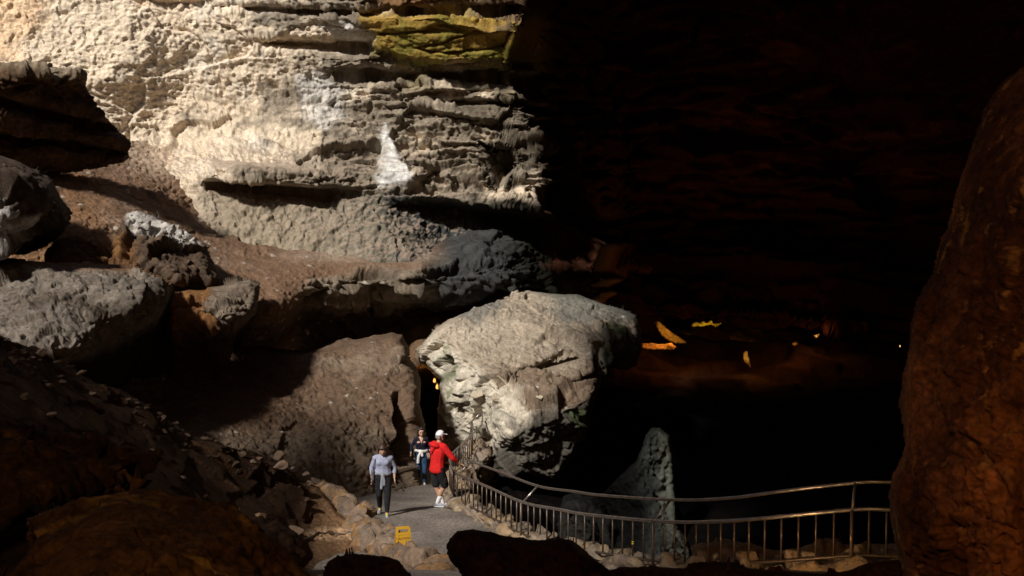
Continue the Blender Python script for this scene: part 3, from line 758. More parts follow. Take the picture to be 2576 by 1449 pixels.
boulder('boulder', 'large ochre streaked slab in the dark bottom left corner',
 [(60,1300),(110,1272),(200,1250),(300,1232),(420,1226),(500,1248),(590,1280),(640,1320),(700,1372),(760,1420),(800,1465),(860,1700),(-80,1700),(-80,1560),(70,1380)],
 [(70,1320,6.6),(200,1258,6.9),(420,1235,7.3),(600,1290,7.2),(780,1450,6.8),(300,1330,6.0),(500,1380,6.0),(200,1450,5.4),(500,1500,5.4),(700,1550,5.6),(0,1600,5),(400,1680,4.6)],
 M_near, boulder_disp(971, 0.16, 0.6, 0.5, 0.10, 0.2, 0.6), near_paint((0.10, 0.052, 0.02), (0.045, 0.022, 0.011), (0.25, 0.145, 0.042), 971, (0.35, 1.0, 1.0)), step=3.4, edge=(8, 0.2), rough=12)
boulder('boulder', 'dim brown slab behind the ochre slab at left edge',
 [(-100,1050),(0,1068),(80,1084),(180,1092),(330,1124),(400,1142),(380,1190),(330,1220),(200,1240),(90,1260),(-100,1400)],
 [(-100,1060,8.6),(80,1090,9),(330,1130,9.6),(0,1150,8.2),(200,1180,8.6),(-60,1300,7.6),(100,1240,7.9)],
 M_near, boulder_disp(981, 0.14, 0.4, 0.6, 0.06, 0.2, 0.5), near_paint((0.05, 0.026, 0.012), (0.028, 0.014, 0.008), (0.12, 0.066, 0.024), 981, (0.35, 1.0, 1.0)), step=3.4, edge=(8, 0.2), rough=10)

# ------------------------------------------------------------------ pit and spire
#PIT
def pit_paint(p, n, x, y, h, crev):
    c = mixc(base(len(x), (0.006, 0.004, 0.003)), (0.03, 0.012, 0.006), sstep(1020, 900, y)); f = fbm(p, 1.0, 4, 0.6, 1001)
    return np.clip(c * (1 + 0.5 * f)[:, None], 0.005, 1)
def pit_disp(p, n, x, y):
    f, c = facet(p, 2.4, 0.5, 0.5, 1003); return f + 0.6 * fbm(p, 2.0, 4, 0.6, 1005), c
o = relief('pit_floor', 1080, 2900, 850, 1620, 6, [(1080,900,46),(1400,900,50),(1650,880,60),(1800,870,62),(2300,870,62),(2900,880,60),(1100,1150,38),(1100,1300,26),(1250,1300,22.5),(1300,1240,30),(1400,1380,26),(1500,1200,34),(1600,1450,24),(1700,1200,33),(2000,1150,36),(2000,1420,19),(1800,1400,21),(2400,1100,36),(2400,1400,16),(2900,1100,36),(2900,1400,15),(1300,1620,15),(2200,1620,11.5),(2900,1620,11)],
  M_pit, pit_disp, pit_paint)
tag(o, kind='structure')
spire_poly = [(1624,1096),(1638,1080),(1660,1078),(1684,1098),(1694,1140),(1698,1190),(1704,1230),(1706,1290),(1710,1330),(1732,1360),(1740,1400),(1734,1470),(1470,1480),(1478,1380),(1490,1320),(1500,1262),(1530,1226),(1562,1196),(1596,1160),(1614,1122)]
def z_spire(c, p, n, x, y, big, fin):
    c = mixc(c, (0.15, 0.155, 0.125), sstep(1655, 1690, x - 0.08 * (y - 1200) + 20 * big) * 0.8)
    c = mixc(c, (0.007, 0.007, 0.007), sstep(1655, 1585, x - 0.02 * (y - 1200) + 14 * big) * 0.95)  # left flank painted near black for its shadow
    c = mixc(c, (0.08, 0.12, 0.05), sstep(0.2, 0.5, big) * sstep(1640, 1670, x) * 0.5)
    return c
boulder('rock_spire', 'grey green rock spire rising from the pit behind the fence', spire_poly,
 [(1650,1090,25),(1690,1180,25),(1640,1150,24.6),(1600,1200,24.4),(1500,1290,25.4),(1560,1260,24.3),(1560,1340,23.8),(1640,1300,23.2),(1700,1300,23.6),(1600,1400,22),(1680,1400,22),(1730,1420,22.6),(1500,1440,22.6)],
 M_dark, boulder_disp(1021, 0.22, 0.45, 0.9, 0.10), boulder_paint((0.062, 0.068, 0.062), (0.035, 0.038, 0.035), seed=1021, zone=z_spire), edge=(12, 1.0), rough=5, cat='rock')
boulder('boulder', 'dim black boulder in the pit left of the grey green spire',
 [(1400,1290),(1420,1250),(1460,1232),(1500,1236),(1530,1262),(1545,1320),(1560,1480),(1420,1480),(1405,1380)],
 [(1420,1270,24),(1480,1240,24.6),(1530,1290,24.4),(1470,1320,23),(1500,1440,22)],
 M_pit, boulder_disp(1041, 0.3, 0.8, 0.9, 0.12), boulder_paint((0.035, 0.034, 0.032), (0.022, 0.022, 0.021), seed=1041), edge=(26, 1.6), rough=5)

#END_TERRAIN
# ------------------------------------------------------------------ dark chamber, roof, outer walls
#CHAMBER
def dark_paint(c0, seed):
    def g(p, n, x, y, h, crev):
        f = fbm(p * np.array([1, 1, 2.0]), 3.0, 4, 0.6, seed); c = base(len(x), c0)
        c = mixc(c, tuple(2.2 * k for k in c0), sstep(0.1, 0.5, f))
        c = mixc(c, tuple(0.25 * k for k in c0), sstep(420, 640, y) * (1 if seed == 1111 else 0))  # chamber painted darker low down, for the shadow under its roof edge
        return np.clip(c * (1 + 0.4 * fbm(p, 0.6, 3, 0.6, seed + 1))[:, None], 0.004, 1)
    return g
def cham_disp(p, n, x, y):
    f, c = facet(p, 4.0, 0.6, 0.3, 1101, (1.8, 1.8, 0.5)); f2, c2 = facet(p, 1.5, 0.25, 0.4, 1103, (1.8, 1.8, 0.4))
    return f + f2 + 0.8 * fbm(p, 5.0, 4, 0.55, 1105), c
cham_poly = [(1240,-360),(2960,-360),(2960,840),(2300,835),(2100,830),(1990,812),(1900,806),(1830,800),(1800,806),(1785,799),(1765,806),(1748,800),(1735,806),(1700,797),(1640,795),(1590,800),(1400,830),(1240,830)]
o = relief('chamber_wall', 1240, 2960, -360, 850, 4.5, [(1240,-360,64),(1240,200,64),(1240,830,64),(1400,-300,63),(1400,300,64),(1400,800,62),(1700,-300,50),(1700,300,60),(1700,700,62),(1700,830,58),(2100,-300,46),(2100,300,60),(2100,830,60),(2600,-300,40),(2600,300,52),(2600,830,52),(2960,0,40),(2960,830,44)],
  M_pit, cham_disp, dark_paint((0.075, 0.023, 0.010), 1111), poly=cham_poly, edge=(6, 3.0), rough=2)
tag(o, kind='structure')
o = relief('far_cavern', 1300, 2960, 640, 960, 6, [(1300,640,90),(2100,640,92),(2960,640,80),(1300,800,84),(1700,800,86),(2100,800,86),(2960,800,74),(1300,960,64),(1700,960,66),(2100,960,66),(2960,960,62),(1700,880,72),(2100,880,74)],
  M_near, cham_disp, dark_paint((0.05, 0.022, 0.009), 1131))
tag(o, kind='structure')

OPENING = [(-0.5,44),(-1.2,37),(-2.6,33.4),(-5.8,31.8),(-5.6,30.4),(-5.5,28.8),(-7.6,27.4),(-8.4,26.0),(-8.4,23.6),(-6.8,23.0),(-5.5,22.0),(-5.9,20.7),(-8.2,19.2),(-9.0,16),(-8.6,13.5),(-9.4,11),(-10.7,8.6),(-11.2,6),(-11.1,3),(-10.4,0),(-9.8,-3),(-9.9,-5.0),(-12.5,-4.9),(-14.6,-3.0),(-15.6,-1.4),(-15.9,0.5),(-16.1,2.6),(-15.1,4.5),(-15.3,7),(-16.0,9),(-17.1,10.4),(-17.9,10.2),(-18.1,7.5),(-18.3,4.4),(-19.5,3.2),(-23,3.5),(-34,7),(-41,18),(-43,32),(-36,46),(-20,47)]  # outline shaped along the sun's path to place light and shade
SUN_SLIT = [(-8.6,6.8),(-7.2,6.6),(-7.4,4.0),(-8.3,1.4),(-9.2,1.4),(-8.9,3.8)]  # added slit that lets sun onto the right side of the spire
nx, ny = 460, 500
X, Y = np.meshgrid(np.linspace(-62, 62, nx), np.linspace(-24, 112, ny))
s = np.maximum(polydist(X, Y, OPENING), polydist(X, Y, SUN_SLIT))
q = np.stack([X, Y, 0 * X], -1).reshape(-1, 3)
s = s + 0.35 * fbm(q, 1.8, 4, 0.6, 1201).reshape(X.shape)
Z = 20.0 + 1.4 * fbm(q, 6, 4, 0.55, 1203).reshape(X.shape) * sstep(0, -6, s)
pos = np.stack([X, Y, Z], -1).reshape(-1, 3)
idx = np.arange(nx * ny).reshape(ny, nx); k = s < 0
k = k[:-1, :-1] & k[1:, :-1] & k[1:, 1:] & k[:-1, 1:]
qd = np.stack([idx[:-1, :-1], idx[1:, :-1], idx[1:, 1:], idx[:-1, 1:]], -1)[k].reshape(-1, 4)
tag(np_mesh('cave_roof', pos, qd, M_near, None, np.tile([0.07, 0.04, 0.025], (len(pos), 1))), kind='structure')  # unseen roof, cut to mask the sun over the scene
# outer walls of the hall and its bottom
na, nz = 220, 40
A, T = np.meshgrid(np.linspace(0, 2 * math.pi, na), np.linspace(0, 1, nz))
ca, sa = np.cos(A), np.sin(A)
r = (np.abs(ca) ** 4 + np.abs(sa) ** 4) ** -0.25
X = ca * r * 54; Y = 42 + sa * r * 58; Z = -14 + 40 * T
pos = np.stack([X, Y, Z], -1).reshape(-1, 3); pos += np.stack([fbm(pos, 8, 3, 0.5, 1211 + i) for i in range(3)], 1) * 2
idx = np.arange(na * nz).reshape(nz, na)
qd = np.stack([idx[:-1, :-1], idx[:-1, 1:], idx[1:, 1:], idx[1:, :-1]], -1).reshape(-1, 4)
tag(np_mesh('hall_wall', pos, qd, M_near, None, np.tile([0.06, 0.035, 0.022], (len(pos), 1))), kind='structure')
X, Y = np.meshgrid(np.linspace(-62, 62, 90), np.linspace(-24, 112, 90))
pos = np.stack([X, Y, -9 + 0 * X], -1).reshape(-1, 3); pos[:, 2] += fbm(pos, 9, 3, 0.5, 1221) * 1.2
idx = np.arange(8100).reshape(90, 90)
qd = np.stack([idx[:-1, :-1], idx[:-1, 1:], idx[1:, 1:], idx[1:, :-1]], -1).reshape(-1, 4)
tag(np_mesh('cave_floor', pos, qd, M_near, None, np.tile([0.06, 0.035, 0.022], (len(pos), 1))), kind='structure')

# ------------------------------------------------------------------ swept walls
def sweep(name, c, prof, mat, disp, paint, label, cat, closed_ends=True, group=None):
    """profile points (sideways, up) carried along a centre line; sideways is to the left of the travel direction"""
    t = np.gradient(c, axis=0); t[:, 2] = 0; t /= np.linalg.norm(t, axis=1, keepdims=True)
    nrm = np.stack([-t[:, 1], t[:, 0], 0 * t[:, 0]], 1)
    prof = np.array(prof, float); n, m = len(c), len(prof)
    pos = c[:, None, :] + nrm[:, None, :] * prof[None, :, 0:1] + np.array([0, 0, 1.0]) * prof[None, :, 1:2]
    nn = grid_normals(pos)
    ctr = pos.mean(axis=1, keepdims=True); nn[((pos - ctr) * nn).sum(-1) < 0] *= -1
    p = pos.reshape(-1, 3); fn = nn.reshape(-1, 3)
    u = np.repeat(np.arange(n)[:, None], m, 1).ravel(); w = np.repeat(np.arange(m)[None, :], n, 0).ravel() / (m - 1)
    h, crev = disp(p, fn, u, w); new = p + fn * h[:, None]
    col = paint(new, fn, u, w, h, crev)
    idx = np.arange(n * m).reshape(n, m)
    q = np.stack([idx[:-1, :-1], idx[1:, :-1], idx[1:, 1:], idx[:-1, 1:]], -1).reshape(-1, 4)
    o = np_mesh(name, new, q, mat, None, col)
    return tag(o, label, cat, group)

def dense_profile(pts, step):
    pts = np.array(pts, float); out = []
    for a, b in zip(pts[:-1], pts[1:]):
        k = max(1, int(np.linalg.norm(b - a) / step))
        for i in range(k): out.append(a + (b - a) * i / k)
    out.append(pts[-1]); return out

#KERBS
def stone_disp(seed, sc, amp):
    def g(p, n, u, w):
        f, c = facet(p, sc, amp, 0.5, seed, (1, 1, 0.8), 0.35)
        return f - 0.03 * (1 - np.clip(c * 2.2, 0, 1)) + 0.05 * fbm(p, 0.3, 5, 0.62, seed + 3), c
    return g
def stone_paint(a, b, mortar, seed, sc):
    def g(p, n, u, w, h, crev):
        F1, F2, idr, off = cells(p / np.array((1, 1, 0.8)), sc, seed)
        c = base(len(p), a); c = mixc(c, b, (idr > 0.55) * 0.9); c = mixc(c, tuple(0.5 * k for k in a), (idr < 0.15) * 0.6)
        c = mixc(c, mortar, sstep(0.28, 0.05, crev) * 0.8)
        return np.clip(c * (1 + 0.35 * fbm(p, 0.15, 4, 0.65, seed + 5))[:, None], 0.01, 0.9)
    return g
KERB = [(790,1218,22.8),(815,1232,22),(860,1262,20.9),(920,1308,19.3),(950,1338,18),(1000,1374,16.5),(1060,1405,14.8),(1130,1440,13.3),(1230,1490,12.0)]
kerb_c = resample(catmull([P(*q) for q in KERB], 10), 0.03)[0]
kk = np.cumsum(np.ones(len(kerb_c))) * 0.03
kerb_c[:, 2] += 0.05 * np.sin(kk * 9) * fbm(np.stack([kk, 0 * kk, 0 * kk], 1), 0.7, 2, 0.5, 1301)
sweep('stone_kerb_wall', kerb_c, dense_profile([(-0.42,-0.75),(-0.27,-0.35),(-0.2,-0.04),(-0.1,0.04),(0.1,0.05),(0.19,-0.02),(0.22,-0.3),(0.24,-0.8)], 0.03), M_rock,
      stone_disp(1311, 0.44, 0.06), stone_paint((0.225, 0.158, 0.112), (0.25, 0.145, 0.066), (0.17, 0.142, 0.122), 1311, 0.44),
      'low tan stone and mortar wall curving along the left side of the trail', 'stone wall')
outer_c = fence_rail.copy(); outer_c[:, 2] -= 0.66
outer_c = resample(outer_c, 0.035)[0]
sweep('stone_kerb_wall', outer_c, dense_profile([(-0.28,-1.3),(-0.14,-0.2),(-0.11,-0.02),(0.0,0.02),(0.30,0.03),(0.44,0.0),(0.52,-0.25),(0.62,-1.3)], 0.035), M_rock,
      stone_disp(1331, 0.40, 0.03), stone_paint((0.22, 0.165, 0.125), (0.27, 0.19, 0.11), (0.25, 0.21, 0.17), 1331, 0.40),
      'pale rough stone kerb wall under the metal railing above the pit', 'stone wall')

# ------------------------------------------------------------------ railing
#RAILING
def tube(name, pts, r, mat, parent=None, sides=10):
    c = np.array(pts, float); t = np.gradient(c, axis=0); t /= np.linalg.norm(t, axis=1, keepdims=True) + 1e-9
    ref = np.where(np.abs(t[:, 2:3]) > 0.9, np.array([[0, 1.0, 0]]), np.array([[0, 0, 1.0]]))
    a = np.cross(t, ref); a /= np.linalg.norm(a, axis=1, keepdims=True); b = np.cross(a, t)
    an = np.linspace(0, 2 * math.pi, sides, endpoint=False)
    rr = np.asarray(r, float) * np.ones(len(c))
    pos = c[:, None] + rr[:, None, None] * (np.cos(an)[None, :, None] * a[:, None] + np.sin(an)[None, :, None] * b[:, None])
    n = len(c); v = pos.reshape(-1, 3); idx = np.arange(n * sides).reshape(n, sides); nxt = np.roll(idx, -1, 1)
    q = np.stack([idx[:-1], nxt[:-1], nxt[1:], idx[1:]], -1).reshape(-1, 4)
    v = np.concatenate([v, c[:1], c[-1:]]); k = n * sides
    cap = [[idx[0, (i + 1) % sides], idx[0, i], k, k] for i in range(sides)] + [[idx[-1, i], idx[-1, (i + 1) % sides], k + 1, k + 1] for i in range(sides)]
    me = bpy.data.meshes.new(name)
    me.from_pydata(v.tolist(), [], q.tolist() + [f[:3] for f in cap]); me.polygons.foreach_set('use_smooth', [True] * len(me.polygons)); me.update()
    me.materials.append(mat)
    return link(bpy.data.objects.new(name, me), parent)

M_steel = plain_mat('worn_steel', (0.34, 0.30, 0.27), 0.34, 0.85, 0.25, 9)
M_bar = plain_mat('brown_painted_bar', (0.10, 0.072, 0.055), 0.42, 0.5, 0.25, 14)
M_tape = plain_mat('yellow_tape', (0.75, 0.6, 0.05), 0.6)

def empty(name, loc, rz=0.0):
    o = bpy.data.objects.new(name, None); o.empty_display_size = 0.1; link(o); o.location = loc; o.rotation_euler = (0, 0, rz); return o

rail = empty('metal_railing', (0, 0, 0))
tag(rail, 'curved brown metal railing with vertical bars and a raised outer rail above the pit', 'railing')
fr, fs = resample(fence_rail, 0.1)
ft = np.gradient(fr, axis=0); ft[:, 2] = 0; ft /= np.linalg.norm(ft, axis=1, keepdims=True)
fo = np.stack([-ft[:, 1], ft[:, 0], 0 * ft[:, 0]], 1)
def along(s):
    return np.array([np.interp(s, fs, fr[:, i]) for i in range(3)]), np.array([np.interp(s, fs, fo[:, i]) for i in range(3)])
def s_of(pt): return fs[np.argmin(np.linalg.norm(fr - P(*pt), axis=1))]
i0 = np.argmin(np.abs(fs - s_of(FENCE[1])))
tube('middle_rail', fr[i0:], 0.027, M_steel, rail)
out_rail = fr[i0:] + fo[i0:] * 0.30 + np.array([0, 0, 0.28])
tube('outer_rail', out_rail, 0.025, M_steel, rail)
low_rail = fr[i0:] + np.array([0, 0, -0.60])
tube('bottom_rail', low_rail, 0.020, M_bar, rail)
posts = [s_of(FENCE[1]), s_of(FENCE[5]), s_of(FENCE[9]), s_of(FENCE[11]), s_of(FENCE[14]), s_of(FENCE[17])]
posts_m = posts + [fs[-1] - 0.05]
for s_ in posts_m:
    p, o_ = along(s_)
    pp = p - o_ * 0.035
    tube('post', [pp + np.array([0, 0, z]) for z in (0.0, -0.4, -0.8)], 0.024, M_bar, rail)
    tube('strut', [p, p + o_ * 0.15 + np.array([0, 0, 0.14]), p + o_ * 0.30 + np.array([0, 0, 0.28])], 0.021, M_steel, rail)
for a, b, k in zip(posts_m[:-1], posts_m[1:], (14, 16, 14, 16, 14, 6)):
    for i in range(1, k):
        s_ = a + (b - a) * i / k
        p, o_ = along(s_)
        br = tube('bar', [p + np.array([0, 0, z]) for z in (-0.01, -0.3, -0.60)], 0.0145, M_bar, rail, 8)
        if a == posts_m[3] and i == k - 2:
            for z in (-0.34, -0.37): tube('tape_band', [p + np.array([0, 0, z]), p + np.array([0, 0, z - 0.018])], 0.019, M_tape, br, 8)

# ------------------------------------------------------------------ loose stones
#STONES
def stone_mesh(seed, flat=(1, 1, 0.6), col=(0.3, 0.24, 0.18), sub=3, cut=11):
    bm = bmesh.new(); bmesh.ops.create_icosphere(bm, subdivisions=sub, radius=1)
    rs = np.random.RandomState(seed)
    pl = rs.normal(size=(cut, 3)); pl /= np.linalg.norm(pl, axis=1, keepdims=True); dd = rs.uniform(0.30, 0.68, cut)
    v = np.array([q.co[:] for q in bm.verts])
    for nrm, d in zip(pl, dd):
        k = v @ nrm - d; v = v - np.clip(k, 0, None)[:, None] * nrm
    v = v * np.array(flat) + np.stack([fbm(v + seed, 0.5, 3, 0.6, seed + i) for i in range(3)], 1) * 0.06
    for q, c in zip(bm.verts, v): q.co = c.tolist()
    me = bpy.data.meshes.new('stone'); bm.to_mesh(me); bm.free()
    for pg in me.polygons: pg.use_smooth = False
    at = me.color_attributes.new('Col', 'FLOAT_COLOR', 'POINT'); c4 = np.ones((len(v), 4), np.float32)
    c4[:, :3] = np.array(col) * (1 + 0.4 * fbm(v + seed, 0.6, 3, 0.6, seed + 7))[:, None]; at.data.foreach_set('color', c4.ravel())
    me.materials.append(M_rock); return me
def stone(name, label, cat, x, y, d, size, seed, flat=(1, 0.8, 0.5), col=(0.3, 0.24, 0.18), rot=None, group=None):
    o = bpy.data.objects.new(name, stone_mesh(seed, flat, col)); link(o)
    o.location = P(x, y, d).tolist(); o.scale = (size,) * 3
    rr = random.Random(seed); o.rotation_euler = rot if rot else (rr.uniform(-.3, .3), rr.uniform(-.3, .3), rr.uniform(0, 6.28))
    return tag(o, label, cat, group)
bpy.context.view_layer.update()
def hit(o, x, y, fallback=20.0):
    dr = P(x, y, 1.0) - CAM; dr /= np.linalg.norm(dr)
    ok, co, nrm, fi = o.ray_cast(Vector(CAM.tolist()), Vector(dr.tolist()))
    return float((np.array(co) - CAM) @ FWD) if ok else fallback
BLOCK_O = [o for o in ROCKS if 'huge flat' in o['label']][0]; HUMP_O = [o for o in ROCKS if 'knobbly' in o['label']][0]
RID = [(15,853,22),(37,879,15),(63,885,12),(104,886,40),(144,910,26),(207,935,36),(122,968,40),(230,986,26),(274,990,16),(320,1002,20),(346,1012,20),(370,1025,22),(409,1046,26),(59,996,42),(126,1042,38),(218,1094,32),(259,1120,22),(378,1136,28),
 (474,1092,20),(518,1101,26),(542,1107,16),(568,1116,22),(607,1142,32),(703,1146,42),(703,1168,50),(462,1198,28),(516,1246,17),(546,1264,22),(596,1283,32),(740,1331,44),(770,1190,24),(777,1212,30),(735,1176,20),(655,1150,22),(640,1160,24),(440,1062,18),(180,920,20),(85,897,18)]
rx = np.array([[q[0], q[1]] for q in RID], float)
rd = tps(bank_ctrl, rx[:, 0], rx[:, 1]); rd = np.array([hit(bank, a, b + 6, c) for (a, b), c in zip(rx, rd)])
for i, (x, y, w) in enumerate(RID):
    size = w * rd[i] / FD * 0.62
    stone('loose_stone', 'loose angular stone lying along the dark rubble ridge', 'stone', x, y + 2, rd[i] - size * 0.15, size, 2000 + i, (1, 0.75, 0.42), (0.20 + 0.12 * ((i * 37) % 10) / 10, 0.135 + 0.085 * ((i * 37) % 10) / 10, 0.092 + 0.065 * ((i * 37) % 10) / 10), group='loose stones along the rubble ridge')
rr = random.Random(77); extra = []
for i in range(105):
    t = rr.random(); q = ridge[1:-1]; f_ = t * (len(q) - 1); a = int(f_); b = min(a + 1, len(q) - 1); f_ -= a
    x = q[a][0] + (q[b][0] - q[a][0]) * f_; y = q[a][1] + (q[b][1] - q[a][1]) * f_
    off = abs(rr.gauss(0, 26)); x -= off * 0.5; y += off
    extra.append((x, y, rr.choice((9, 11, 13, 16, 20, 26)) * (0.8 + 0.4 * rr.random())))
ed_ = tps(bank_ctrl, np.array([q[0] for q in extra]), np.array([q[1] for q in extra])); ed_ = [hit(bank, q[0], q[1] + 4, c) for q, c in zip(extra, ed_)]
for i, ((x, y, w), d) in enumerate(zip(extra, ed_)):
    size = w * d / FD * 0.62; g_ = 0.55 + 0.6 * rr.random()
    stone('loose_stone', 'loose angular stone lying along the dark rubble ridge', 'stone', x, y + 3, d - size * 0.15, size, 5000 + i, (1, 0.5 + 0.4 * rr.random(), 0.3 + 0.4 * rr.random()), (0.12 * g_, 0.078 * g_, 0.052 * g_), group='loose stones along the rubble ridge')
for (x, y, w, lab, col, fl) in ((659,1300,30,'pointed ochre stone standing out at the edge of the dark ochre slab',(0.36,0.24,0.14),(1,.6,.45)),
        (592,1288,22,'upright rough tan stone beside the pointed ochre stone',(0.34,0.23,0.14),(.7,.6,1)),
        (885,1336,18,'flat pale slab lying beside the cable end near the kerb wall',(0.5,0.38,0.26),(1,.7,.15))):
    d = float(tps(bank_ctrl, np.array([x]), np.array([y]))[0]) - 0.12
    stone('loose_stone', lab, 'stone', x, y, d, w * d / FD, int(x), fl, col)
# slivers and blocks of pale limestone on the great block
bx = lambda x, y: float(tps(block_ctrl, np.array([float(x)]), np.array([float(y)]))[0])
for (x, y, w, fl, rz, lab) in ((1192,892,20,(1,.28,.12),-.7,'short pale sliver of rock upslope on the great block'),
        (1212,922,22,(1,.25,.12),-.75,'pale sliver of rock just below the short upper sliver'),
        (1252,912,38,(1,.16,.08),-.95,'long thin pale rock sliver in the brown soil of the great block'),
        (1322,1022,26,(1,.24,.14),-1.35,'pale rock shard hanging point down at the front edge of the block'),
        (1258,998,22,(1,.8,.4),.1,'blocky orange tinted stone set beside the white limestone knob'),
        (1212,985,30,(1,.7,.5),.0,'largest white limestone knob above the handrail end'),
        (1262,952,24,(1,.3,.15),-.8,'slanting pale shard in the soil right of the white knob'),
        (1360,1000,14,(1,.6,.5),.3,'small pale stone at the lip above the dark lower face')):
    d = hit(BLOCK_O, x, y, bx(x, y)); size = 1.15 * w * d / FD
    o = stone('rock_sliver' if fl[1] < .4 else 'loose_stone', lab, 'stone', x, y, d - size * 0.04, size, 3000 + x, fl, (0.54, 0.46, 0.35))
    o.rotation_euler = (0.6, -rz if fl[1] < .4 else rz, 0.0)
ex = lambda x, y: float(tps([(320,540,30),(400,555,30.3),(480,590,30.6),(550,700,30.2),(350,600,28.8),(430,620,28.8),(500,660,29.2),(300,650,28.4),(400,690,28),(500,712,29)], np.array([float(x)]), np.array([float(y)]))[0])
for i, (x, y, w) in enumerate(((328,543,10),(352,556,9),(370,560,8),(366,575,9),(385,572,9),(402,574,10),(395,588,9),(415,583,9),(432,580,8),(430,594,10),(448,592,9),(462,596,8),(470,606,9),(486,612,8),(345,572,8),(452,606,8))):
    d = hit(HUMP_O, x, y, ex(x, y)); size = w * d / FD
    stone('white_stone', 'small white broken stone on the crest of the brown hump', 'stone', x, y, d - 0.03, size, 3500 + i, (1, .8, .7), (0.62, 0.58, 0.53), group='white stones on the brown hump')
for (x, y, d, w, lab) in ((913,1042,28.4,10,'lone pale pebble lying on the lit soil mound'), (935,862,32,7,'tan pebble near the top rim of the soil mound')):
    d = hit(mound, x, y, d); stone('loose_stone', lab, 'stone', x, y, d - 0.03, w * d / FD, 3600 + int(x), (1, .8, .6), (0.42, 0.36, 0.29))

# ------------------------------------------------------------------ cable
cab = [(760,1353),(778,1349),(800,1340),(821,1337),(860,1339),(908,1343),(941,1360),(971,1381),(1010,1403),(1047,1423),(1082,1449),(1130,1490)]
cx_ = np.array(cab, float); cd_ = tps(bank_ctrl, cx_[:, 0], cx_[:, 1])
cpts = resample(catmull([P(a, b, d) - FWD * 0.12 for (a, b), d in zip(cab, cd_)], 8), 0.05)[0]
cpts[:, 2] = np.maximum(cpts[:, 2], [(lambda r: r[1].z + 0.012 if r[0] else -9)(bank.ray_cast(Vector((q[0], q[1], 9)), Vector((0, 0, -1)))) for q in cpts.tolist()])
o = tube('cable', cpts, 0.016, plain_mat('grey_cable', (0.10, 0.075, 0.06), 0.6, 0, 0.3, 30), None, 8)
tag(o, 'grey cable running over the soil beside the left stone wall', 'cable')

# ------------------------------------------------------------------ caution board
#SIGN
M_yel = plain_mat('yellow_plastic', (0.46, 0.25, 0.018), 0.5, 0, 0.08, 8)
M_blk = plain_mat('black_print', (0.04, 0.025, 0.01), 0.6)
sb = P(1014, 1412, 18.0)
for _ in range(20):
    d_ = (CAM[2] - trail_z(sb[1])) / ((1412 - CY) / FD * UPV[2] - FWD[2]); sb = P(1014, 1412, d_)
sb[2] = trail_z(sb[1]) + 0.01
board = empty('caution_board', sb.tolist(), math.radians(16))
board.scale = (0.95, 0.95, 0.95)
tag(board, 'yellow plastic folding floor sign standing on the trail behind the left stone wall', 'floor sign')
def prism(name, outline, holes, y0, y1, mat, parent, m=None):
    """flat panel in x-z with a hole, given thickness along y"""
    bm = bmesh.new()
    def ring(pts, y): return [bm.verts.new((a, y, b)) for a, b in pts]
    o0, o1 = ring(outline, y0), ring(outline, y1); rings = [(o0, o1)]
    for h in holes: rings.append((ring(h, y0), ring(h, y1)))
    for a, b in rings:
        for i in range(len(a)):
            j = (i + 1) % len(a); bm.faces.new((a[i], a[j], b[j], b[i]))
    for side in (0, 1):
        es = [];
        for r in rings:
            v = r[side]
            for i in range(len(v)):
                e = bm.edges.get((v[i], v[(i + 1) % len(v)])); es.append(e)
        bmesh.ops.triangle_fill(bm, use_beauty=True, use_dissolve=False, edges=es)
    bmesh.ops.recalc_face_normals(bm, faces=bm.faces)
    if m is not None: bmesh.ops.transform(bm, matrix=m, verts=bm.verts)
    me = bpy.data.meshes.new(name); bm.to_mesh(me); bm.free(); me.materials.append(mat)
    return link(bpy.data.objects.new(name, me), parent)
H = 0.62
for sgn in (1, -1):
    tilt = Matrix.Translation((0, 0, H * math.cos(.22))) @ Matrix.Rotation(sgn * -0.22, 4, 'X') @ Matrix.Translation((0, 0, -H))
    pan = prism('panel', [(-.15,0),(-.11,0),(-.10,.03),(.10,.03),(.11,0),(.15,0),(.125,.60),(.10,.62),(-.10,.62),(-.125,.60)],
          [[(-.085,.52),(.085,.52),(.08,.575),(-.08,.575)]], -0.012, 0.012, M_yel, board, tilt)
    if sgn == 1:
        prism('raised_frame', [(-.118,.08),(.118,.08),(.102,.49),(-.102,.49)], [[(-.108,.09),(.108,.09),(.094,.48),(-.094,.48)]], -0.018, -0.0122, M_yel, pan, tilt)
        cu = bpy.data.curves.new('lettering', 'FONT'); cu.body = 'CAUTION'; cu.size = 0.055; cu.align_x = 'CENTER'; cu.extrude = 0.001
        to = bpy.data.objects.new('lettering', cu); COL.objects.link(to)
        bpy.context.view_layer.update()
        me = bpy.data.meshes.new_from_object(to.evaluated_get(bpy.context.evaluated_depsgraph_get())); bpy.data.objects.remove(to)
        me.transform(tilt @ Matrix.Translation((0, -0.0145, 0.40)) @ Matrix.Rotation(math.pi / 2, 4, 'X'))
        me.materials.clear(); me.materials.append(M_blk)
        link(bpy.data.objects.new('lettering', me), pan)

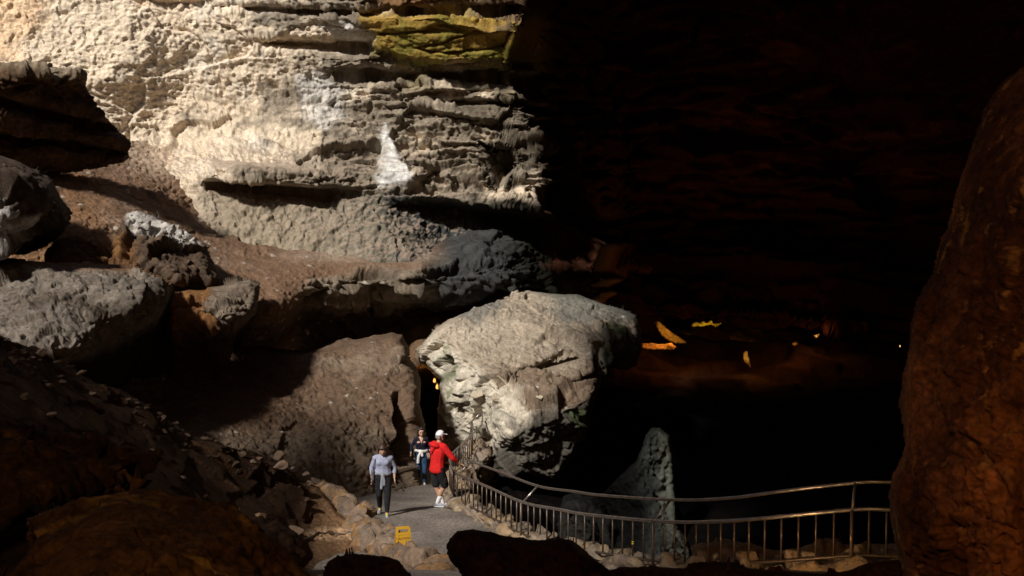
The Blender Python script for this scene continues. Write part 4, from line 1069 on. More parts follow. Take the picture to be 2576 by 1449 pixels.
# ------------------------------------------------------------------ people
#PEOPLE
SPH = None
def ball_union(name, balls, vox, mat, parent=None, smooth=3, cutz=None):
    """closed skin over a chain of balls (x, y, z, rx, ry, rz): one continuous surface"""
    global SPH
    if SPH is None:
        bm = bmesh.new(); bmesh.ops.create_icosphere(bm, subdivisions=2, radius=1)
        bm.verts.ensure_lookup_table(); SPH = (np.array([v.co[:] for v in bm.verts]), np.array([[v.index for v in f.verts] for f in bm.faces])); bm.free()
    V0, F0 = SPH; vs, fs_ = [], []
    for i, b in enumerate(balls):
        vs.append(V0 * np.array(b[3:6]) + np.array(b[:3])); fs_.append(F0 + i * len(V0))
    me = bpy.data.meshes.new(name); me.from_pydata(np.concatenate(vs).tolist(), [], np.concatenate(fs_).tolist()); me.update()
    o = bpy.data.objects.new(name, me); COL.objects.link(o)
    r = o.modifiers.new('r', 'REMESH'); r.mode = 'VOXEL'; r.voxel_size = vox
    if smooth:
        s_ = o.modifiers.new('s', 'SMOOTH'); s_.iterations = smooth; s_.factor = 0.5
    bpy.context.view_layer.update()
    m2 = bpy.data.meshes.new_from_object(o.evaluated_get(bpy.context.evaluated_depsgraph_get()))
    bpy.data.objects.remove(o); m2.name = name
    for pg in m2.polygons: pg.use_smooth = True
    m2.materials.clear(); m2.materials.append(mat)
    o = bpy.data.objects.new(name, m2); return link(o, parent)

def limb(pts, n=9):
    """tapered limb through (x, y, z, r[, flat])"""
    out = []
    for a, b in zip(pts[:-1], pts[1:]):
        L = math.dist(a[:3], b[:3]); k = max(2, int(L / (0.28 * min(a[3], b[3]))))
        for i in range(k + 1):
            t = i / k; c = [a[j] + (b[j] - a[j]) * t for j in range(4)]
            fx = (a[4] if len(a) > 4 else 1) * (1 - t) + (b[4] if len(b) > 4 else 1) * t
            out.append((c[0], c[1], c[2], c[3] * fx, c[3], c[3]))
    return out

def hand(wrist, direc, up, side, size=1.0, curl=0.35):
    """palm, four fingers of different length and a thumb"""
    w = Vector(wrist); d = Vector(direc).normalized(); u = Vector(up); u = (u - d * u.dot(d)).normalized(); s_ = d.cross(u) * side
    out = []
    for k in range(5):
        for t in (-0.03, -0.01, 0.012, 0.03):
            q = w + d * (0.02 + 0.018 * k) * size + s_ * t * size * (0.7 + 0.08 * k); out.append((*q, .016 * size, .016 * size, .016 * size))
    for t, L in ((-.032, .058), (-.011, .072), (.011, .078), (.032, .068)):
        p = w + d * 0.095 * size + s_ * t * size
        for j in range(3):
            seg = L / 3 * size; ang = curl * (j + 0.6)
            dirn = d * math.cos(ang) - u * math.sin(ang)
            for f in (0, .33, .66): q = p + dirn * seg * f; out.append((*q, .0092 * size, .0092 * size, .0092 * size))
            p = p + dirn * seg
    p = w + d * 0.03 * size + s_ * 0.035 * size
    for j in range(2):
        dirn = (d * 0.75 + s_ * 0.5 - u * 0.25 * (j + 1)).normalized()
        for f in (0, .25, .5, .75, 1): q = p + dirn * 0.032 * size * f; out.append((*q, .0105 * size, .0105 * size, .0105 * size))
        p = p + dirn * 0.032 * size
    return out

def head_balls(c, yaw, pitch, k=1.0):
    """skull, jaw, nose, brows, ears; the face looks along +y turned by yaw and lowered by pitch"""
    M = Matrix.Translation(c) @ Matrix.Rotation(yaw, 4, 'Z') @ Matrix.Rotation(-pitch, 4, 'X')
    def b(x, y, z, r): q = M @ Vector((x * k, y * k, z * k)); return (*q, r * k, r * k, r * k)
    out = [b(0, -.018, .022, .086), b(0, .005, .025, .083), b(0, .03, .01, .072), b(0, .035, -.03, .062), b(0, .052, -.058, .046), b(0, .065, -.085, .028),
           b(.035, .025, -.05, .042), b(-.035, .025, -.05, .042), b(0, .092, .012, .013), b(0, .101, -.008, .015), b(0, .105, -.02, .015), b(.012, .092, -.024, .010), b(-.012, .092, -.024, .010),
           b(.03, .078, .03, .018), b(-.03, .078, .03, .018), b(.042, .062, -.012, .022), b(-.042, .062, -.012, .022), b(0, .084, -.052, .013), b(.014, .08, -.052, .010), b(-.014, .08, -.052, .010)]
    for s_ in (1, -1):
        out += [b(s_ * .083, -.008, .012, .018), b(s_ * .086, -.014, .024, .014), b(s_ * .082, -.006, -.012, .012)]
    return out, M

def shoe(name, ankle, yaw, mat, sole_mat, parent, k=1.0, detail=None):
    M = Matrix.Translation(ankle) @ Matrix.Rotation(yaw, 4, 'Z')
    def b(x, y, z, rx, ry, rz): q = M @ Vector((x, y, z)); return (*q, rx * k, ry * k, rz * k)
    up = [b(0, -.045, -.045, .038, .038, .035), b(0, -.02, -.02, .04, .045, .05), b(0, .02, -.04, .042, .045, .04), b(0, .06, -.05, .043, .045, .032), b(0, .10, -.055, .044, .045, .028), b(0, .135, -.06, .040, .04, .024), b(0, .16, -.064, .032, .03, .02)]
    o = ball_union(name, up, 0.008, mat, parent, 3)
    so_ = [b(x, y, -.082, .024, .03, .016) for y in (-.06, -.03, 0, .03, .06, .09, .12, .15) for x in (-.018, .018)]
    ball_union('sole', so_, 0.008, sole_mat, o, 2)
    if detail is not None:
        ball_union('laces', [b(0, y, z, .02, .016, .012) for y, z in ((.02, .0), (.04, -.008), (.06, -.018), (.08, -.026))], 0.006, detail, o, 1)
    return o

M_skin = plain_mat('skin', (0.50, 0.29, 0.20), 0.55, 0, 0.08, 14)
M_skin_tan = plain_mat('tanned_skin', (0.44, 0.25, 0.17), 0.55, 0, 0.08, 14)
M_red = plain_mat('red_fleece', (0.55, 0.012, 0.012), 0.9, 0, 0.15, 18, 0.6, 0.3, 0.02)
M_black = plain_mat('black_cloth', (0.014, 0.014, 0.016), 0.9, 0, 0.3, 14, 0.5, 0.2, 0.02)
M_navy = plain_mat('navy_knit', (0.012, 0.012, 0.03), 0.9, 0, 0.3, 14, 0.4, 0.2, 0.015)
M_cap = plain_mat('white_cap_cloth', (0.72, 0.72, 0.76), 0.85, 0, 0.06, 18)
M_white = plain_mat('white_cloth', (0.66, 0.64, 0.62), 0.9, 0, 0.12, 14, 0.5, 0.2, 0.02)
M_sock = plain_mat('white_sock', (0.72, 0.72, 0.76), 0.9, 0, 0.06, 30)
M_grey = plain_mat('grey_sweater', (0.22, 0.23, 0.27), 0.9, 0, 0.18, 14, 0.5, 0.2, 0.02)
M_jean = plain_mat('blue_jeans', (0.022, 0.048, 0.11), 0.9, 0, 0.4, 9, 0.3, 0.2, 0.02)
M_hair_d = plain_mat('dark_hair', (0.018, 0.012, 0.010), 0.5, 0, 0.4, 40)
M_hair_b = plain_mat('brown_hair', (0.04, 0.018, 0.011), 0.5, 0, 0.4, 40)
M_hair_g = plain_mat('grey_hair', (0.22, 0.20, 0.19), 0.7, 0, 0.3, 50)
M_shoe_g = plain_mat('grey_shoe', (0.26, 0.27, 0.30), 0.7, 0, 0.3, 40)
M_shoe_w = plain_mat('pale_sole', (0.55, 0.55, 0.58), 0.7, 0, 0.1, 30)
M_shoe_y = plain_mat('yellow_laces', (0.62, 0.52, 0.02), 0.7)
M_shoe_p = plain_mat('beige_shoe', (0.36, 0.29, 0.27), 0.7, 0, 0.2, 40)
M_bag = plain_mat('patterned_bag', (0.12, 0.10, 0.11), 0.7, 0, 0.9, 45)
M_strap = plain_mat('dark_strap', (0.02, 0.016, 0.015), 0.7)
M_eye = plain_mat('dark_eye', (0.02, 0.014, 0.012), 0.3)
M_lip = plain_mat('lips', (0.36, 0.12, 0.10), 0.5)
def striped():
    m = plain_mat('lavender_knit', (0.36, 0.385, 0.53), 0.9, 0, 0.06, 14, 0.3, 0.2, 0.01); nt = m.node_tree
    b = [n for n in nt.nodes if n.type == 'BSDF_PRINCIPLED'][0]; cr = [n for n in nt.nodes if n.type == 'VALTORGB'][0]
    tc = [n for n in nt.nodes if n.type == 'TEX_COORD'][0]; wv = nt.nodes.new('ShaderNodeTexWave'); wv.bands_direction = 'Z'; wv.inputs['Scale'].default_value = 14
    nt.links.new(tc.outputs['Object'], wv.inputs['Vector'])
    mx = nt.nodes.new('ShaderNodeMix'); mx.data_type = 'RGBA'; mx.blend_type = 'MULTIPLY'; mx.inputs[0].default_value = 0.35
    nt.links.new(cr.outputs[0], mx.inputs[6]); nt.links.new(wv.outputs['Color'], mx.inputs[7]); nt.links.new(mx.outputs[2], b.inputs['Base Color']); return m
M_lav = striped()

def torso(hip, chest, sh, w=1.0, bust=0.0, pad=0.0):
    """hips to shoulders, as flattened balls between hip centre and chest"""
    out = []; hv, cv = Vector(hip), Vector(chest)
    for i in range(19):
        t = i / 18; q = hv.lerp(cv, t)
        rx = float(np.interp(t, np.linspace(0, 1, 9), (0.165, 0.158, 0.148, 0.142, 0.145, 0.153, 0.162, 0.165, 0.150))) * w + pad
        ry = float(np.interp(t, np.linspace(0, 1, 9), (0.118, 0.115, 0.108, 0.104, 0.106, 0.110, 0.114, 0.111, 0.095))) * w + pad
        out.append((q.x, q.y, q.z, rx, ry, 0.075 + pad))
    for s_ in sh: out += limb([(chest[0], chest[1], chest[2] + .03, .078 * w + pad), (s_[0], s_[1], s_[2], .052 * w + pad)])
    if bust:
        for s_ in (1, -1): q = hv.lerp(cv, .83); out.append((q.x + s_ * .07, q.y + .075, q.z - .01, .065 + pad, .058 + pad, .06 + pad))
    return out

# --- man in the red hoodie ------------------------------------------------
mb = P(1100, 1277, 22.9); mb[2] = trail_z(mb[1]) + 0.0
man = empty('person', mb.tolist(), math.radians(38 - 90))
tag(man, 'man in a red hoodie and white cap leaning one hand on the metal railing', 'person')
# local: +x his right, +y forward
hipR, hipL = (.095, 0, .93), (-.095, .0, .93)
kneeR, ankR = (.075, .16, .52), (-.10, .07, .095)
kneeL, ankL = (-.10, .03, .50), (-.02, .17, .095)
chest, neck, headc = (0.01, .03, 1.40), (0.01, .05, 1.53), (0.015, .085, 1.665)
shR, shL = (.20, .05, 1.45), (-.19, .05, 1.45)
elR, wrR = (.33, .20, 1.20), (.335, .42, 1.03)
elL, wrL = (-.25, .10, 1.16), (-.12, .28, 1.02)
hb, hm = head_balls(headc, -0.05, 0.05, 1.03)
body = torso((0, 0, .98), chest, (shR, shL), 1.0) + limb([(*neck, .062), (headc[0], headc[1] - .02, headc[2] - .06, .058)]) + hb
body += limb([(*shR, .055), (*elR, .043), (*wrR, .030)]) + limb([(*shL, .055), (*elL, .043), (*wrL, .030)])
body += limb([(*hipR, .095), (*kneeR, .060), ((kneeR[0] + ankR[0]) / 2, .10, .34, .056), (*ankR, .038)]) + limb([(*hipL, .095), (*kneeL, .060), (-.07, .08, .34, .056), (*ankL, .038)])
body += hand(wrR, (.05, .9, -.35), (0, .3, 1), 1, 1.05, 0.5) + hand(wrL, (.8, .5, -.2), (0, .3, 1), -1, 1.0, 0.4)
ball_union('body', body, 0.009, M_skin_tan, man, 3)
hood = torso((0, -.01, .90), chest, (shR, shL), 1.12, 0, .030) + limb([(*shR, .088), (*elR, .070), ((elR[0] + wrR[0]) / 2, (elR[1] + wrR[1]) / 2 - .02, 1.135, .056)]) + limb([(*shL, .088), (*elL, .070), (*wrL, .05)])
hood += [(0.01, .02, 1.50, .10, .085, .045)]
hd = ball_union('hoodie', hood, 0.010, M_red, man, 9)
ball_union('hood', [(0.01 + .11 * math.cos(a), .0 - .10 + .075 * math.sin(a) * 1.0 + .03, 1.475 + .03 * math.sin(a) * -1, .055, .05, .055) for a in [i * .35 for i in range(18)]] + [(.01, -.115, 1.44, .09, .05, .07), (.0, -.145, 1.37, .055, .04, .07), (-.01, -.15, 1.31, .03, .03, .04)], 0.010, M_red, hd, 3)
ball_union('emblem', [(-.055 + .018 * i, -.165 - .004 * abs(i - 1.5), 1.37 + (.006 if i % 2 else -.004), .008, .010, .012) for i in range(4)] + [(-.03, -.168, 1.352, .02, .010, .005)], 0.005, M_white, hd, 1)
sh_ = torso((0, 0, .86), (0, 0, .93), (), 1.03, 0, .010)[:19] + limb([(*hipR, .115), (.088, .12, .64, .105), (.082, .15, .545, .098)]) + limb([(*hipL, .115), (-.10, .02, .64, .105), (-.10, .03, .545, .098)])
st = ball_union('shorts', sh_, 0.010, M_black, man, 3)
ball_union('pocket', [(.19, .09 + .02 * i, .70 - .02 * j, .018, .02, .025) for i in range(3) for j in range(5)], 0.008, M_black, st, 2)
for a, k_ in ((ankR, (-.035, .095, .24)), (ankL, (-.045, .13, .24))):
    ball_union('sock', limb([(*a, .047), (*k_, .058)]), 0.008, M_sock, man, 2)
shoe('shoe', ankR, math.radians(-50), M_shoe_g, M_shoe_w, man, 1.08, M_shoe_w)
shoe('shoe', ankL, math.radians(-35), M_shoe_g, M_shoe_w, man, 1.08, M_shoe_w)
cap_b = [(hm @ Vector((0, -.012, .055))).to_tuple() + (.096, .10, .075), (hm @ Vector((0, -.005, .08))).to_tuple() + (.085, .09, .065), (hm @ Vector((0, -.03, .045))).to_tuple() + (.095, .088, .06)]
cp = ball_union('cap', cap_b, 0.008, M_cap, man, 3)
ball_union('brim', [(hm @ Vector((x, .10 + y - x * x * 5, .052 - y * .25))).to_tuple() + (.02, .02, .008) for x in (-.06, -.04, -.02, 0, .02, .04, .06) for y in (-.02, 0, .02, .04, .055)], 0.007, M_cap, cp, 2)
ball_union('hair', [(hm @ Vector((x, -.06 - .03 * (1 - abs(x) * 10), -.005 + z))).to_tuple() + (.026, .026, .03) for x in (-.072, -.05, -.025, 0, .025, .05, .072) for z in (-.025, 0, .02)], 0.008, M_hair_g, man, 3)

# --- woman in lavender ------------------------------------------------------
wb = P(964, 1290, 21.75); wb[2] = trail_z(wb[1]) + 0.0
w1 = empty('person', wb.tolist(), math.radians(180 + 6))
tag(w1, 'woman in a lavender top with grey sweater tied at waist walking up the trail', 'person')
hipR, hipL = (.085, 0, .84), (-.085, 0, .84)
kneeL, ankL = (-.10, .16, .47), (-.085, .20, .09)
kneeR, ankR = (.085, .03, .46), (.075, -.20, .115)
chest, neck, headc = (0, .03, 1.24), (0, .06, 1.36), (0, .12, 1.455)
shR, shL = (.158, .03, 1.262), (-.158, .03, 1.262)
elR, wrR = (.245, -.01, 1.04), (.235, .06, .83)
elL, wrL = (-.25, -.04, 1.05), (-.25, .02, .83)
hb, hm = head_balls(headc, 0.0, 0.45, 0.98)
body = torso((0, 0, .88), chest, (shR, shL), 1.0, 1) + limb([(*neck, .054), (headc[0], headc[1] - .03, headc[2] - .05, .052)]) + hb
body += limb([(*shR, .05), (*elR, .041), (*wrR, .027)]) + limb([(*shL, .05), (*elL, .041), (*wrL, .027)])
body += limb([(*hipR, .10), (*kneeR, .058), (.08, -.08, .30, .05), (*ankR, .035)]) + limb([(*hipL, .10), (*kneeL, .058), (-.092, .18, .30, .05), (*ankL, .035)])
body += hand(wrR, (0, .2, -1), (-1, 0, 0), 1, .92, 0.35) + hand(wrL, (0, .2, -1), (1, 0, 0), -1, .92, 0.35)
ball_union('body', body, 0.009, M_skin, w1, 3)
ball_union('top', torso((0, 0, .93), chest, (shR, shL), 1.12, 1, .016) + limb([(*shR, .062), (*elR, .056), (.238, .03, .93, .047)]) + limb([(*shL, .062), (*elL, .056), (-.25, -.01, .93, .047)]), 0.010, M_lav, w1, 8)
ball_union('trousers', torso((0, 0, .84), (0, 0, .93), (), 1.08, 0, .015)[:19] + limb([(*hipR, .118), (*kneeR, .075), (.08, -.08, .30, .066), (.077, -.17, .16, .052)]) + limb([(*hipL, .118), (*kneeL, .075), (-.092, .18, .30, .066), (-.087, .20, .15, .052)]), 0.010, M_black, w1, 3)
sw = [(.17 * math.sin(a), .125 * math.cos(a), .93 + .012 * math.sin(3 * a), .035, .035, .045) for a in [i * .25 for i in range(26)]]
swo = ball_union('tied_sweater', sw + [(0, .145, .925, .04, .035, .04)] + limb([(.0, .15, .92, .038), (.02, .155, .78, .036), (.03, .165, .63, .034)]) + limb([(.0, .15, .92, .034), (-.03, .155, .80, .034), (-.035, .16, .70, .030)])
      + [(.14 * math.sin(a), .105 * math.cos(a) - .03, .93 - .05 * j, .05, .04, .05) for a in (1.5, 1.9, 2.4, 2.9, 3.4, 3.9, 4.4, 4.8) for j in range(6 if 1.6 < a < 4.6 else 5)], 0.010, M_grey, w1, 3)
shoe('shoe', ankL, math.radians(4), M_shoe_g, M_shoe_w, w1, .95, M_shoe_y)
shoe('shoe', ankR, math.radians(-8), M_shoe_g, M_shoe_w, w1, .95, M_shoe_y)
def H(x, y, z, r): return (hm @ Vector((x, y, z))).to_tuple() + (r, r, r)
ball_union('hair', [H(0, -.03, .05, .095), H(0, .0, .075, .082), H(0, -.055, .02, .085), H(0, -.06, -.03, .075), H(.05, .02, .065, .055), H(-.05, .02, .065, .055), H(.075, -.02, .02, .042), H(-.075, -.02, .02, .042), H(.078, -.015, -.02, .032), H(-.078, -.015, -.02, .032), H(.03, .06, .085, .035), H(-.03, .06, .085, .035), H(0, .062, .088, .036), H(.055, -.05, -.05, .04), H(-.055, -.05, -.05, .04)], 0.009, M_hair_b, w1, 3)
for s_ in (1, -1): ball_union('eye', [H(s_ * .03, .089, .012, .009)], 0.004, M_eye, w1, 1)
ball_union('mouth', [H(x, .092 - abs(x) * .3, -.055, .006) for x in (-.018, -.009, 0, .009, .018)], 0.004, M_lip, w1, 1)
bgp = empty('shoulder_bag', (0, 0, 0)); bgp.parent = w1
ball_union('pouch', [(.215 + .008 * j, .02 + .03 * i, .98 - .035 * k_, .035, .045, .045) for i in range(3) for j in range(2) for k_ in range(6)], 0.010, M_bag, bgp, 3)
tube('strap', [(.195, .05, .99), (.185, .105, 1.12), (.165, .115, 1.22), (.14, .06, 1.325), (.15, -.04, 1.31), (.19, -.10, 1.15), (.215, -.03, 1.0)], .009, M_strap, bgp, 6)

# --- woman in navy ------------------------------------------------------------
nb = P(1060, 1216, 28.6); nb[2] = trail_z(nb[1]) + 0.0
w2 = empty('person', nb.tolist(), math.radians(180 + 10))
tag(w2, 'smiling woman in a dark navy top and jeans with a white jacket round her waist', 'person')
hipR, hipL = (.08, 0, .87), (-.08, 0, .87)
kneeL, ankL = (-.085, .13, .49), (-.075, .17, .09)
kneeR, ankR = (.085, .05, .48), (.075, -.17, .115)
chest, neck, headc = (0, .0, 1.29), (0, .015, 1.41), (.0, .045, 1.53)
shR, shL = (.150, 0, 1.315), (-.150, 0, 1.315)
elR, wrR = (.27, -.06, 1.10), (.30, .10, .95)
elL, wrL = (-.235, -.05, 1.09), (-.22, .05, .88)
hb, hm = head_balls(headc, 0.1, 0.08, 0.98)
body = torso((0, 0, .92), chest, (shR, shL), .92, 1) + limb([(*neck, .050), (headc[0], headc[1] - .02, headc[2] - .06, .048)]) + hb
body += limb([(*shR, .046), (*elR, .037), (*wrR, .025)]) + limb([(*shL, .046), (*elL, .037), (*wrL, .025)])
body += limb([(*hipR, .09), (*kneeR, .054), (.08, -.06, .30, .048), (*ankR, .033)]) + limb([(*hipL, .09), (*kneeL, .054), (-.08, .15, .30, .048), (*ankL, .033)])
body += hand(wrR, (.05, .8, -.6), (-1, 0, .2), 1, .9, 0.4) + hand(wrL, (.1, .3, -1), (1, 0, 0), -1, .9, 0.4)
ball_union('body', body, 0.009, M_skin, w2, 3)
tp_ = [b for b in torso((0, 0, .95), (0, 0, 1.25), (shR, shL), 1.02, 1, .012)] + limb([(*shR, .056), (*elR, .048), (.298, .07, .975, .036)]) + limb([(*shL, .056), (*elL, .048), (-.222, .03, .92, .036)])
to_ = ball_union('top', tp_, 0.010, M_navy, w2, 8)
# bare neckline
def on_surface(o, x, z, side=1):
    ok, co, nrm, fi = o.ray_cast(Vector((x, side * 1.0, z)), Vector((0, -side, 0)))
    return co.y if ok else None
nl = []
for i in range(13):
    z = 1.225 + i * 0.011; hw = 0.34 * (z - 1.215)
    for j in range(9):
        x = -hw + 2 * hw * j / 8; y_ = on_surface(to_, x, z)
        if y_ is not None: nl.append((x, y_ - .006, z, .011, .010, .011))
ball_union('neckline', nl, 0.006, M_skin, w2, 2)
ball_union('jeans', torso((0, 0, .87), (0, 0, .97), (), 1.0, 0, .015)[:19] + limb([(*hipR, .108), (*kneeR, .072), (.08, -.06, .30, .064), (.076, -.145, .15, .055)]) + limb([(*hipL, .108), (*kneeL, .072), (-.08, .15, .30, .064), (-.076, .17, .14, .055)]), 0.010, M_jean, w2, 3)
ball_union('tied_jacket', [(.16 * math.sin(a), .12 * math.cos(a), .985 + .012 * math.sin(2 * a), .036, .036, .045) for a in [i * .25 for i in range(26)]]
   + limb([(.02, .145, .975, .038), (.085, .14, .84, .044), (.10, .13, .67, .048)]) + limb([(-.01, .145, .975, .034), (-.02, .15, .86, .036)])
   + [(.17 * math.sin(a), .125 * math.cos(a) - .015, .96 - .05 * j, .042, .035, .05) for a in (1.5, 2.0, 2.5, 3.0, 3.5, 4.0, 4.5, 4.9, 5.2) for j in range(5)], 0.010, M_white, w2, 3)
shoe('shoe', ankL, math.radians(3), M_shoe_p, M_shoe_w, w2, .92, M_shoe_w)
shoe('shoe', ankR, math.radians(-6), M_shoe_p, M_shoe_w, w2, .92, M_shoe_w)
ball_union('hair', [H(0, -.03, .05, .093), H(0, -.05, .0, .085), H(.055, .005, .06, .052), H(-.055, .005, .06, .052), H(0, .02, .085, .06), H(.08, -.02, .0, .036), H(-.08, -.02, .0, .036), H(.085, -.03, -.06, .036), H(.09, -.04, -.11, .038), H(.10, -.03, -.16, .036), H(-.07, -.05, -.06, .04), H(.0, -.07, -.08, .06), H(.0, -.07, -.15, .05)], 0.009, M_hair_d, w2, 3)
for s_ in (1, -1): ball_union('eye', [H(s_ * .03, .089, .012, .008)], 0.004, M_eye, w2, 1)
ball_union('mouth', [H(x, .094 - abs(x) * .35, -.053 + abs(x) * .35, .006) for x in (-.024, -.016, -.008, 0, .008, .016, .024)], 0.004, M_white, w2, 1)
gl = empty('glasses', (0, 0, 0)); gl.parent = w2
for s_ in (1, -1): tube('lens_rim', [(hm @ Vector((s_ * .03 + .024 * math.cos(a), .101 - .1 * abs(s_ * .03 + .024 * math.cos(a)), .012 + .018 * math.sin(a)))).to_tuple() for a in [i * .4 for i in range(17)]], .0028, M_strap, gl, 6)
tube('bridge', [(hm @ Vector((x, .104, .014))).to_tuple() for x in (-.008, 0, .008)], .0028, M_strap, gl, 6)
tube('bag_strap', [(-.13, -.02, 1.385), (-.10, .07, 1.345), (-.04, .118, 1.24), (.05, .125, 1.10), (.15, .09, .98)], .012, M_strap, w2, 6)
ball_union('hip_bag', [(.205, .04 + .03 * i, .96 - .03 * j, .03, .035, .035) for i in range(3) for j in range(4)], 0.01, M_strap, w2, 2)

# ------------------------------------------------------------------ electric lamps of the show cave
#LAMPS
def emis(name, col, k):
    m = bpy.data.materials.new(name); nt, b = nodes(m)
    b.inputs['Base Color'].default_value = (*col, 1); b.inputs['Emission Color'].default_value = (*col, 1); b.inputs['Emission Strength'].default_value = k
    return m
M_bulb = emis('lamp_glass', (1.0, 0.50, 0.13), 1.3)
M_can = plain_mat('lamp_can', (0.05, 0.03, 0.02), 0.6, 0.4)
def lamp_light(name, pos, watts, col=(1, 0.48, 0.12), r=0.12):
    l = bpy.data.lights.new(name, 'POINT'); l.energy = watts; l.color = col; l.shadow_soft_size = r
    o = bpy.data.objects.new(name, l); link(o); o.location = tuple(pos); return o
def cave_lamp(label, x, y, d, size):
    c = P(x, y, d); e = empty('cave_lamp', c.tolist()); tag(e, label, 'lamp')
    o = ball_union('bulb', [(0, 0, 0, size, size, size * 1.3), (0, 0, size * .8, size * .7, size * .7, size)], size / 4, M_bulb, e, 1)
    ball_union('housing', [(0, size * .9, size * z, size * 1.2, size * .6, size) for z in (-1, 0, 1, 2)], size / 3, M_can, e, 1)
    return c
c = cave_lamp('glowing amber lamp inside the dark tunnel, upper of the two', 1093, 958, 36.5, 0.055)
cave_lamp('glowing amber lamp inside the dark tunnel, lower of the two', 1100, 974, 36.0, 0.06)
lamp_light('tunnel_light', c - FWD * 0.8 + np.array([-.1, 0, .1]), 14)
# lit slabs in the far cavern
def far_rock(name, label, poly, d0, tilt, col, step=2.0):
    cx_ = sum(q[0] for q in poly) / len(poly); cy_ = sum(q[1] for q in poly) / len(poly)
    ctrl = [(q[0], q[1], d0 + tilt * (q[0] - cx_) / 40) for q in poly] + [(cx_, cy_, d0 - 0.4)]
    return boulder(name, label, poly, ctrl, M_rock, boulder_disp(1400 + int(cx_), 0.05, 0.3, 0.8, 0.05), boulder_paint(col, tuple(0.8 * k for k in col), seed=1400), step=step, edge=(3, 0.3), rough=1, cat='rock')
far_rock('tilted_slab', 'amber lit tilted slab right of the great block in the dark cavern', [(1652,808),(1662,812),(1690,836),(1726,862),(1708,863),(1684,858),(1664,846),(1654,830)], 57, 0.2, (0.42, 0.27, 0.09))
far_rock('boulder', 'long dim rock lit amber on its crest below the tilted slab', [(1612,866),(1640,862),(1660,866),(1690,864),(1702,874),(1690,880),(1640,880),(1615,876)], 55, 0.2, (0.4, 0.2, 0.07))
far_rock('rock_shard', 'narrow amber lit shard pointing down in the middle of the cavern', [(1872,886),(1880,884),(1885,905),(1889,926),(1880,918),(1870,905)], 56, 0.2, (0.5, 0.34, 0.12))
far_rock('boulder', 'dull orange block below the yellow lit ceiling patch', [(1735,822),(1790,818),(1832,842),(1840,870),(1790,885),(1745,868)], 66, 0.2, (0.07, 0.03, 0.012))
far_rock('rock_shard', 'small orange lit rock far right in the dark cavern', [(1990,862),(2004,858),(2008,866),(1998,872),(1990,868)], 58, 0.2, (0.5, 0.3, 0.1))
far_rock('rock_shard', 'tiny pale lit rock highest at right of the cavern', [(2046,842),(2062,840),(2058,850),(2050,852)], 60, 0.2, (0.4, 0.28, 0.14))
far_rock('dripstone_edge', 'jagged yellow lit ceiling edge above the dull orange block', [(1735,816),(1750,808),(1760,812),(1768,806),(1778,812),(1790,805),(1815,806),(1818,812),(1800,824),(1770,828),(1740,824)], 78, 0.1, (0.42, 0.32, 0.06), 1.5)
lamp_light('slab_light', P(1712, 836, 55.0), 150, (1, 0.5, 0.1), 0.3)
lamp_light('crest_light', P(1655, 861, 54.2), 40, (1, 0.5, 0.14), 0.1)
lamp_light('ceiling_light', P(1790, 822, 76.0), 200, (1, 0.62, 0.12), 0.2)
lamp_light('shard_light', P(1890, 890, 54.5), 90, (1, 0.6, 0.15), 0.1)
lamp_light('shard_light', P(2000, 855, 57.0), 60, (1, 0.5, 0.12), 0.1)
lamp_light('shard_light', P(2060, 838, 59.3), 40, (1, 0.55, 0.2), 0.1)
cave_lamp('tiny bright lamp in the dark beside the pillar edge', 2264, 871, 50, 0.035)
# trail lamp behind the look-out: warm light on the near rocks, and one at the right for the kerb stones
lamp_light('trail_lamp', (-1.4, -1.4, 8.6), 850, (1, 0.55, 0.2), 0.5)
lamp_light('kerb_lamp', P(1930, 1448, 11.9), 55, (1, 0.6, 0.28), 0.05)
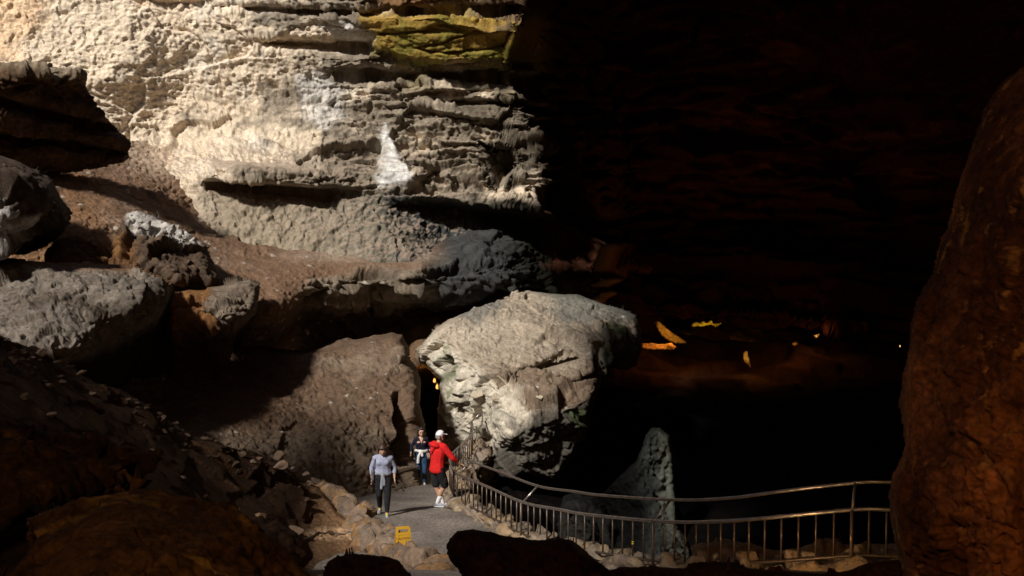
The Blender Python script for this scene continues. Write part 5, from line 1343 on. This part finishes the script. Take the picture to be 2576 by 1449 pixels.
# big brown rocks beyond the right hand fence
def amb(label, poly, ctrl, seed): boulder('boulder', label, poly, ctrl, M_rock, boulder_disp(seed, 0.1, 0.7, 0.7, 0.07), boulder_paint((0.40, 0.25, 0.14), (0.29, 0.17, 0.09), seed=seed), step=3, edge=(16, 0.6), rough=4)
amb('warm tan angular boulder behind the fence right of the spire', [(1736,1372),(1770,1362),(1792,1358),(1800,1348),(1830,1356),(1880,1362),(1930,1380),(1990,1392),(1990,1460),(1735,1460)],
    [(1740,1380,15.8),(1800,1355,16),(1900,1370,16),(1985,1395,16),(1800,1420,14.9),(1950,1440,14.6)], 1501)
amb('warm tan striped boulder behind the fence near the pillar', [(1980,1400),(2020,1378),(2070,1362),(2100,1358),(2130,1370),(2160,1368),(2260,1362),(2330,1358),(2330,1470),(1975,1460)],
    [(1985,1405,15),(2090,1362,15.2),(2200,1370,15),(2320,1362,15),(2060,1430,14.2),(2250,1440,13.9)], 1521)

# ------------------------------------------------------------------ light, sky, camera
#LIGHT
SUN_D = np.array([0.40, 0.64, -0.655]); SUN_D /= np.linalg.norm(SUN_D)
world = bpy.data.worlds.new('World'); scene.world = world; world.use_nodes = True
wn = world.node_tree; wn.nodes.clear()
wo = wn.nodes.new('ShaderNodeOutputWorld'); bg = wn.nodes.new('ShaderNodeBackground'); sky = wn.nodes.new('ShaderNodeTexSky')
sky.sky_type = 'NISHITA'; sky.sun_disc = False
el = math.asin(-SUN_D[2]); sky.sun_elevation = el
sky.sun_rotation = math.atan2(-SUN_D[0], -SUN_D[1])
bg.inputs[1].default_value = 0.05
wn.links.new(sky.outputs[0], bg.inputs[0]); wn.links.new(bg.outputs[0], wo.inputs[0])
sl = bpy.data.lights.new('sun', 'SUN'); sl.energy = 5.0; sl.angle = math.radians(4.5); sl.color = (1.0, 0.945, 0.865)
so = bpy.data.objects.new('sun', sl); link(so)
so.rotation_euler = Vector(SUN_D.tolist()).to_track_quat('-Z', 'Y').to_euler()
so.location = (-20, -10, 40)

cd = bpy.data.cameras.new('camera'); cd.lens = LENS; cd.sensor_width = 36; cd.clip_end = 500; cd.clip_start = 0.1
cam = bpy.data.objects.new('camera', cd); link(cam)
cam.location = CAM.tolist(); cam.rotation_euler = (math.pi / 2 - PITCH, 0, 0)
cd.dof.use_dof = True; cd.dof.focus_distance = 24; cd.dof.aperture_fstop = 4.0
scene.camera = cam
scene.view_settings.view_transform = 'Standard'; scene.view_settings.look = 'None'; scene.view_settings.exposure = 0; scene.view_settings.gamma = 1
scene.render.engine = 'CYCLES'
scene.cycles.use_denoising = True
scene.cycles.max_bounces = 6; scene.cycles.diffuse_bounces = 3
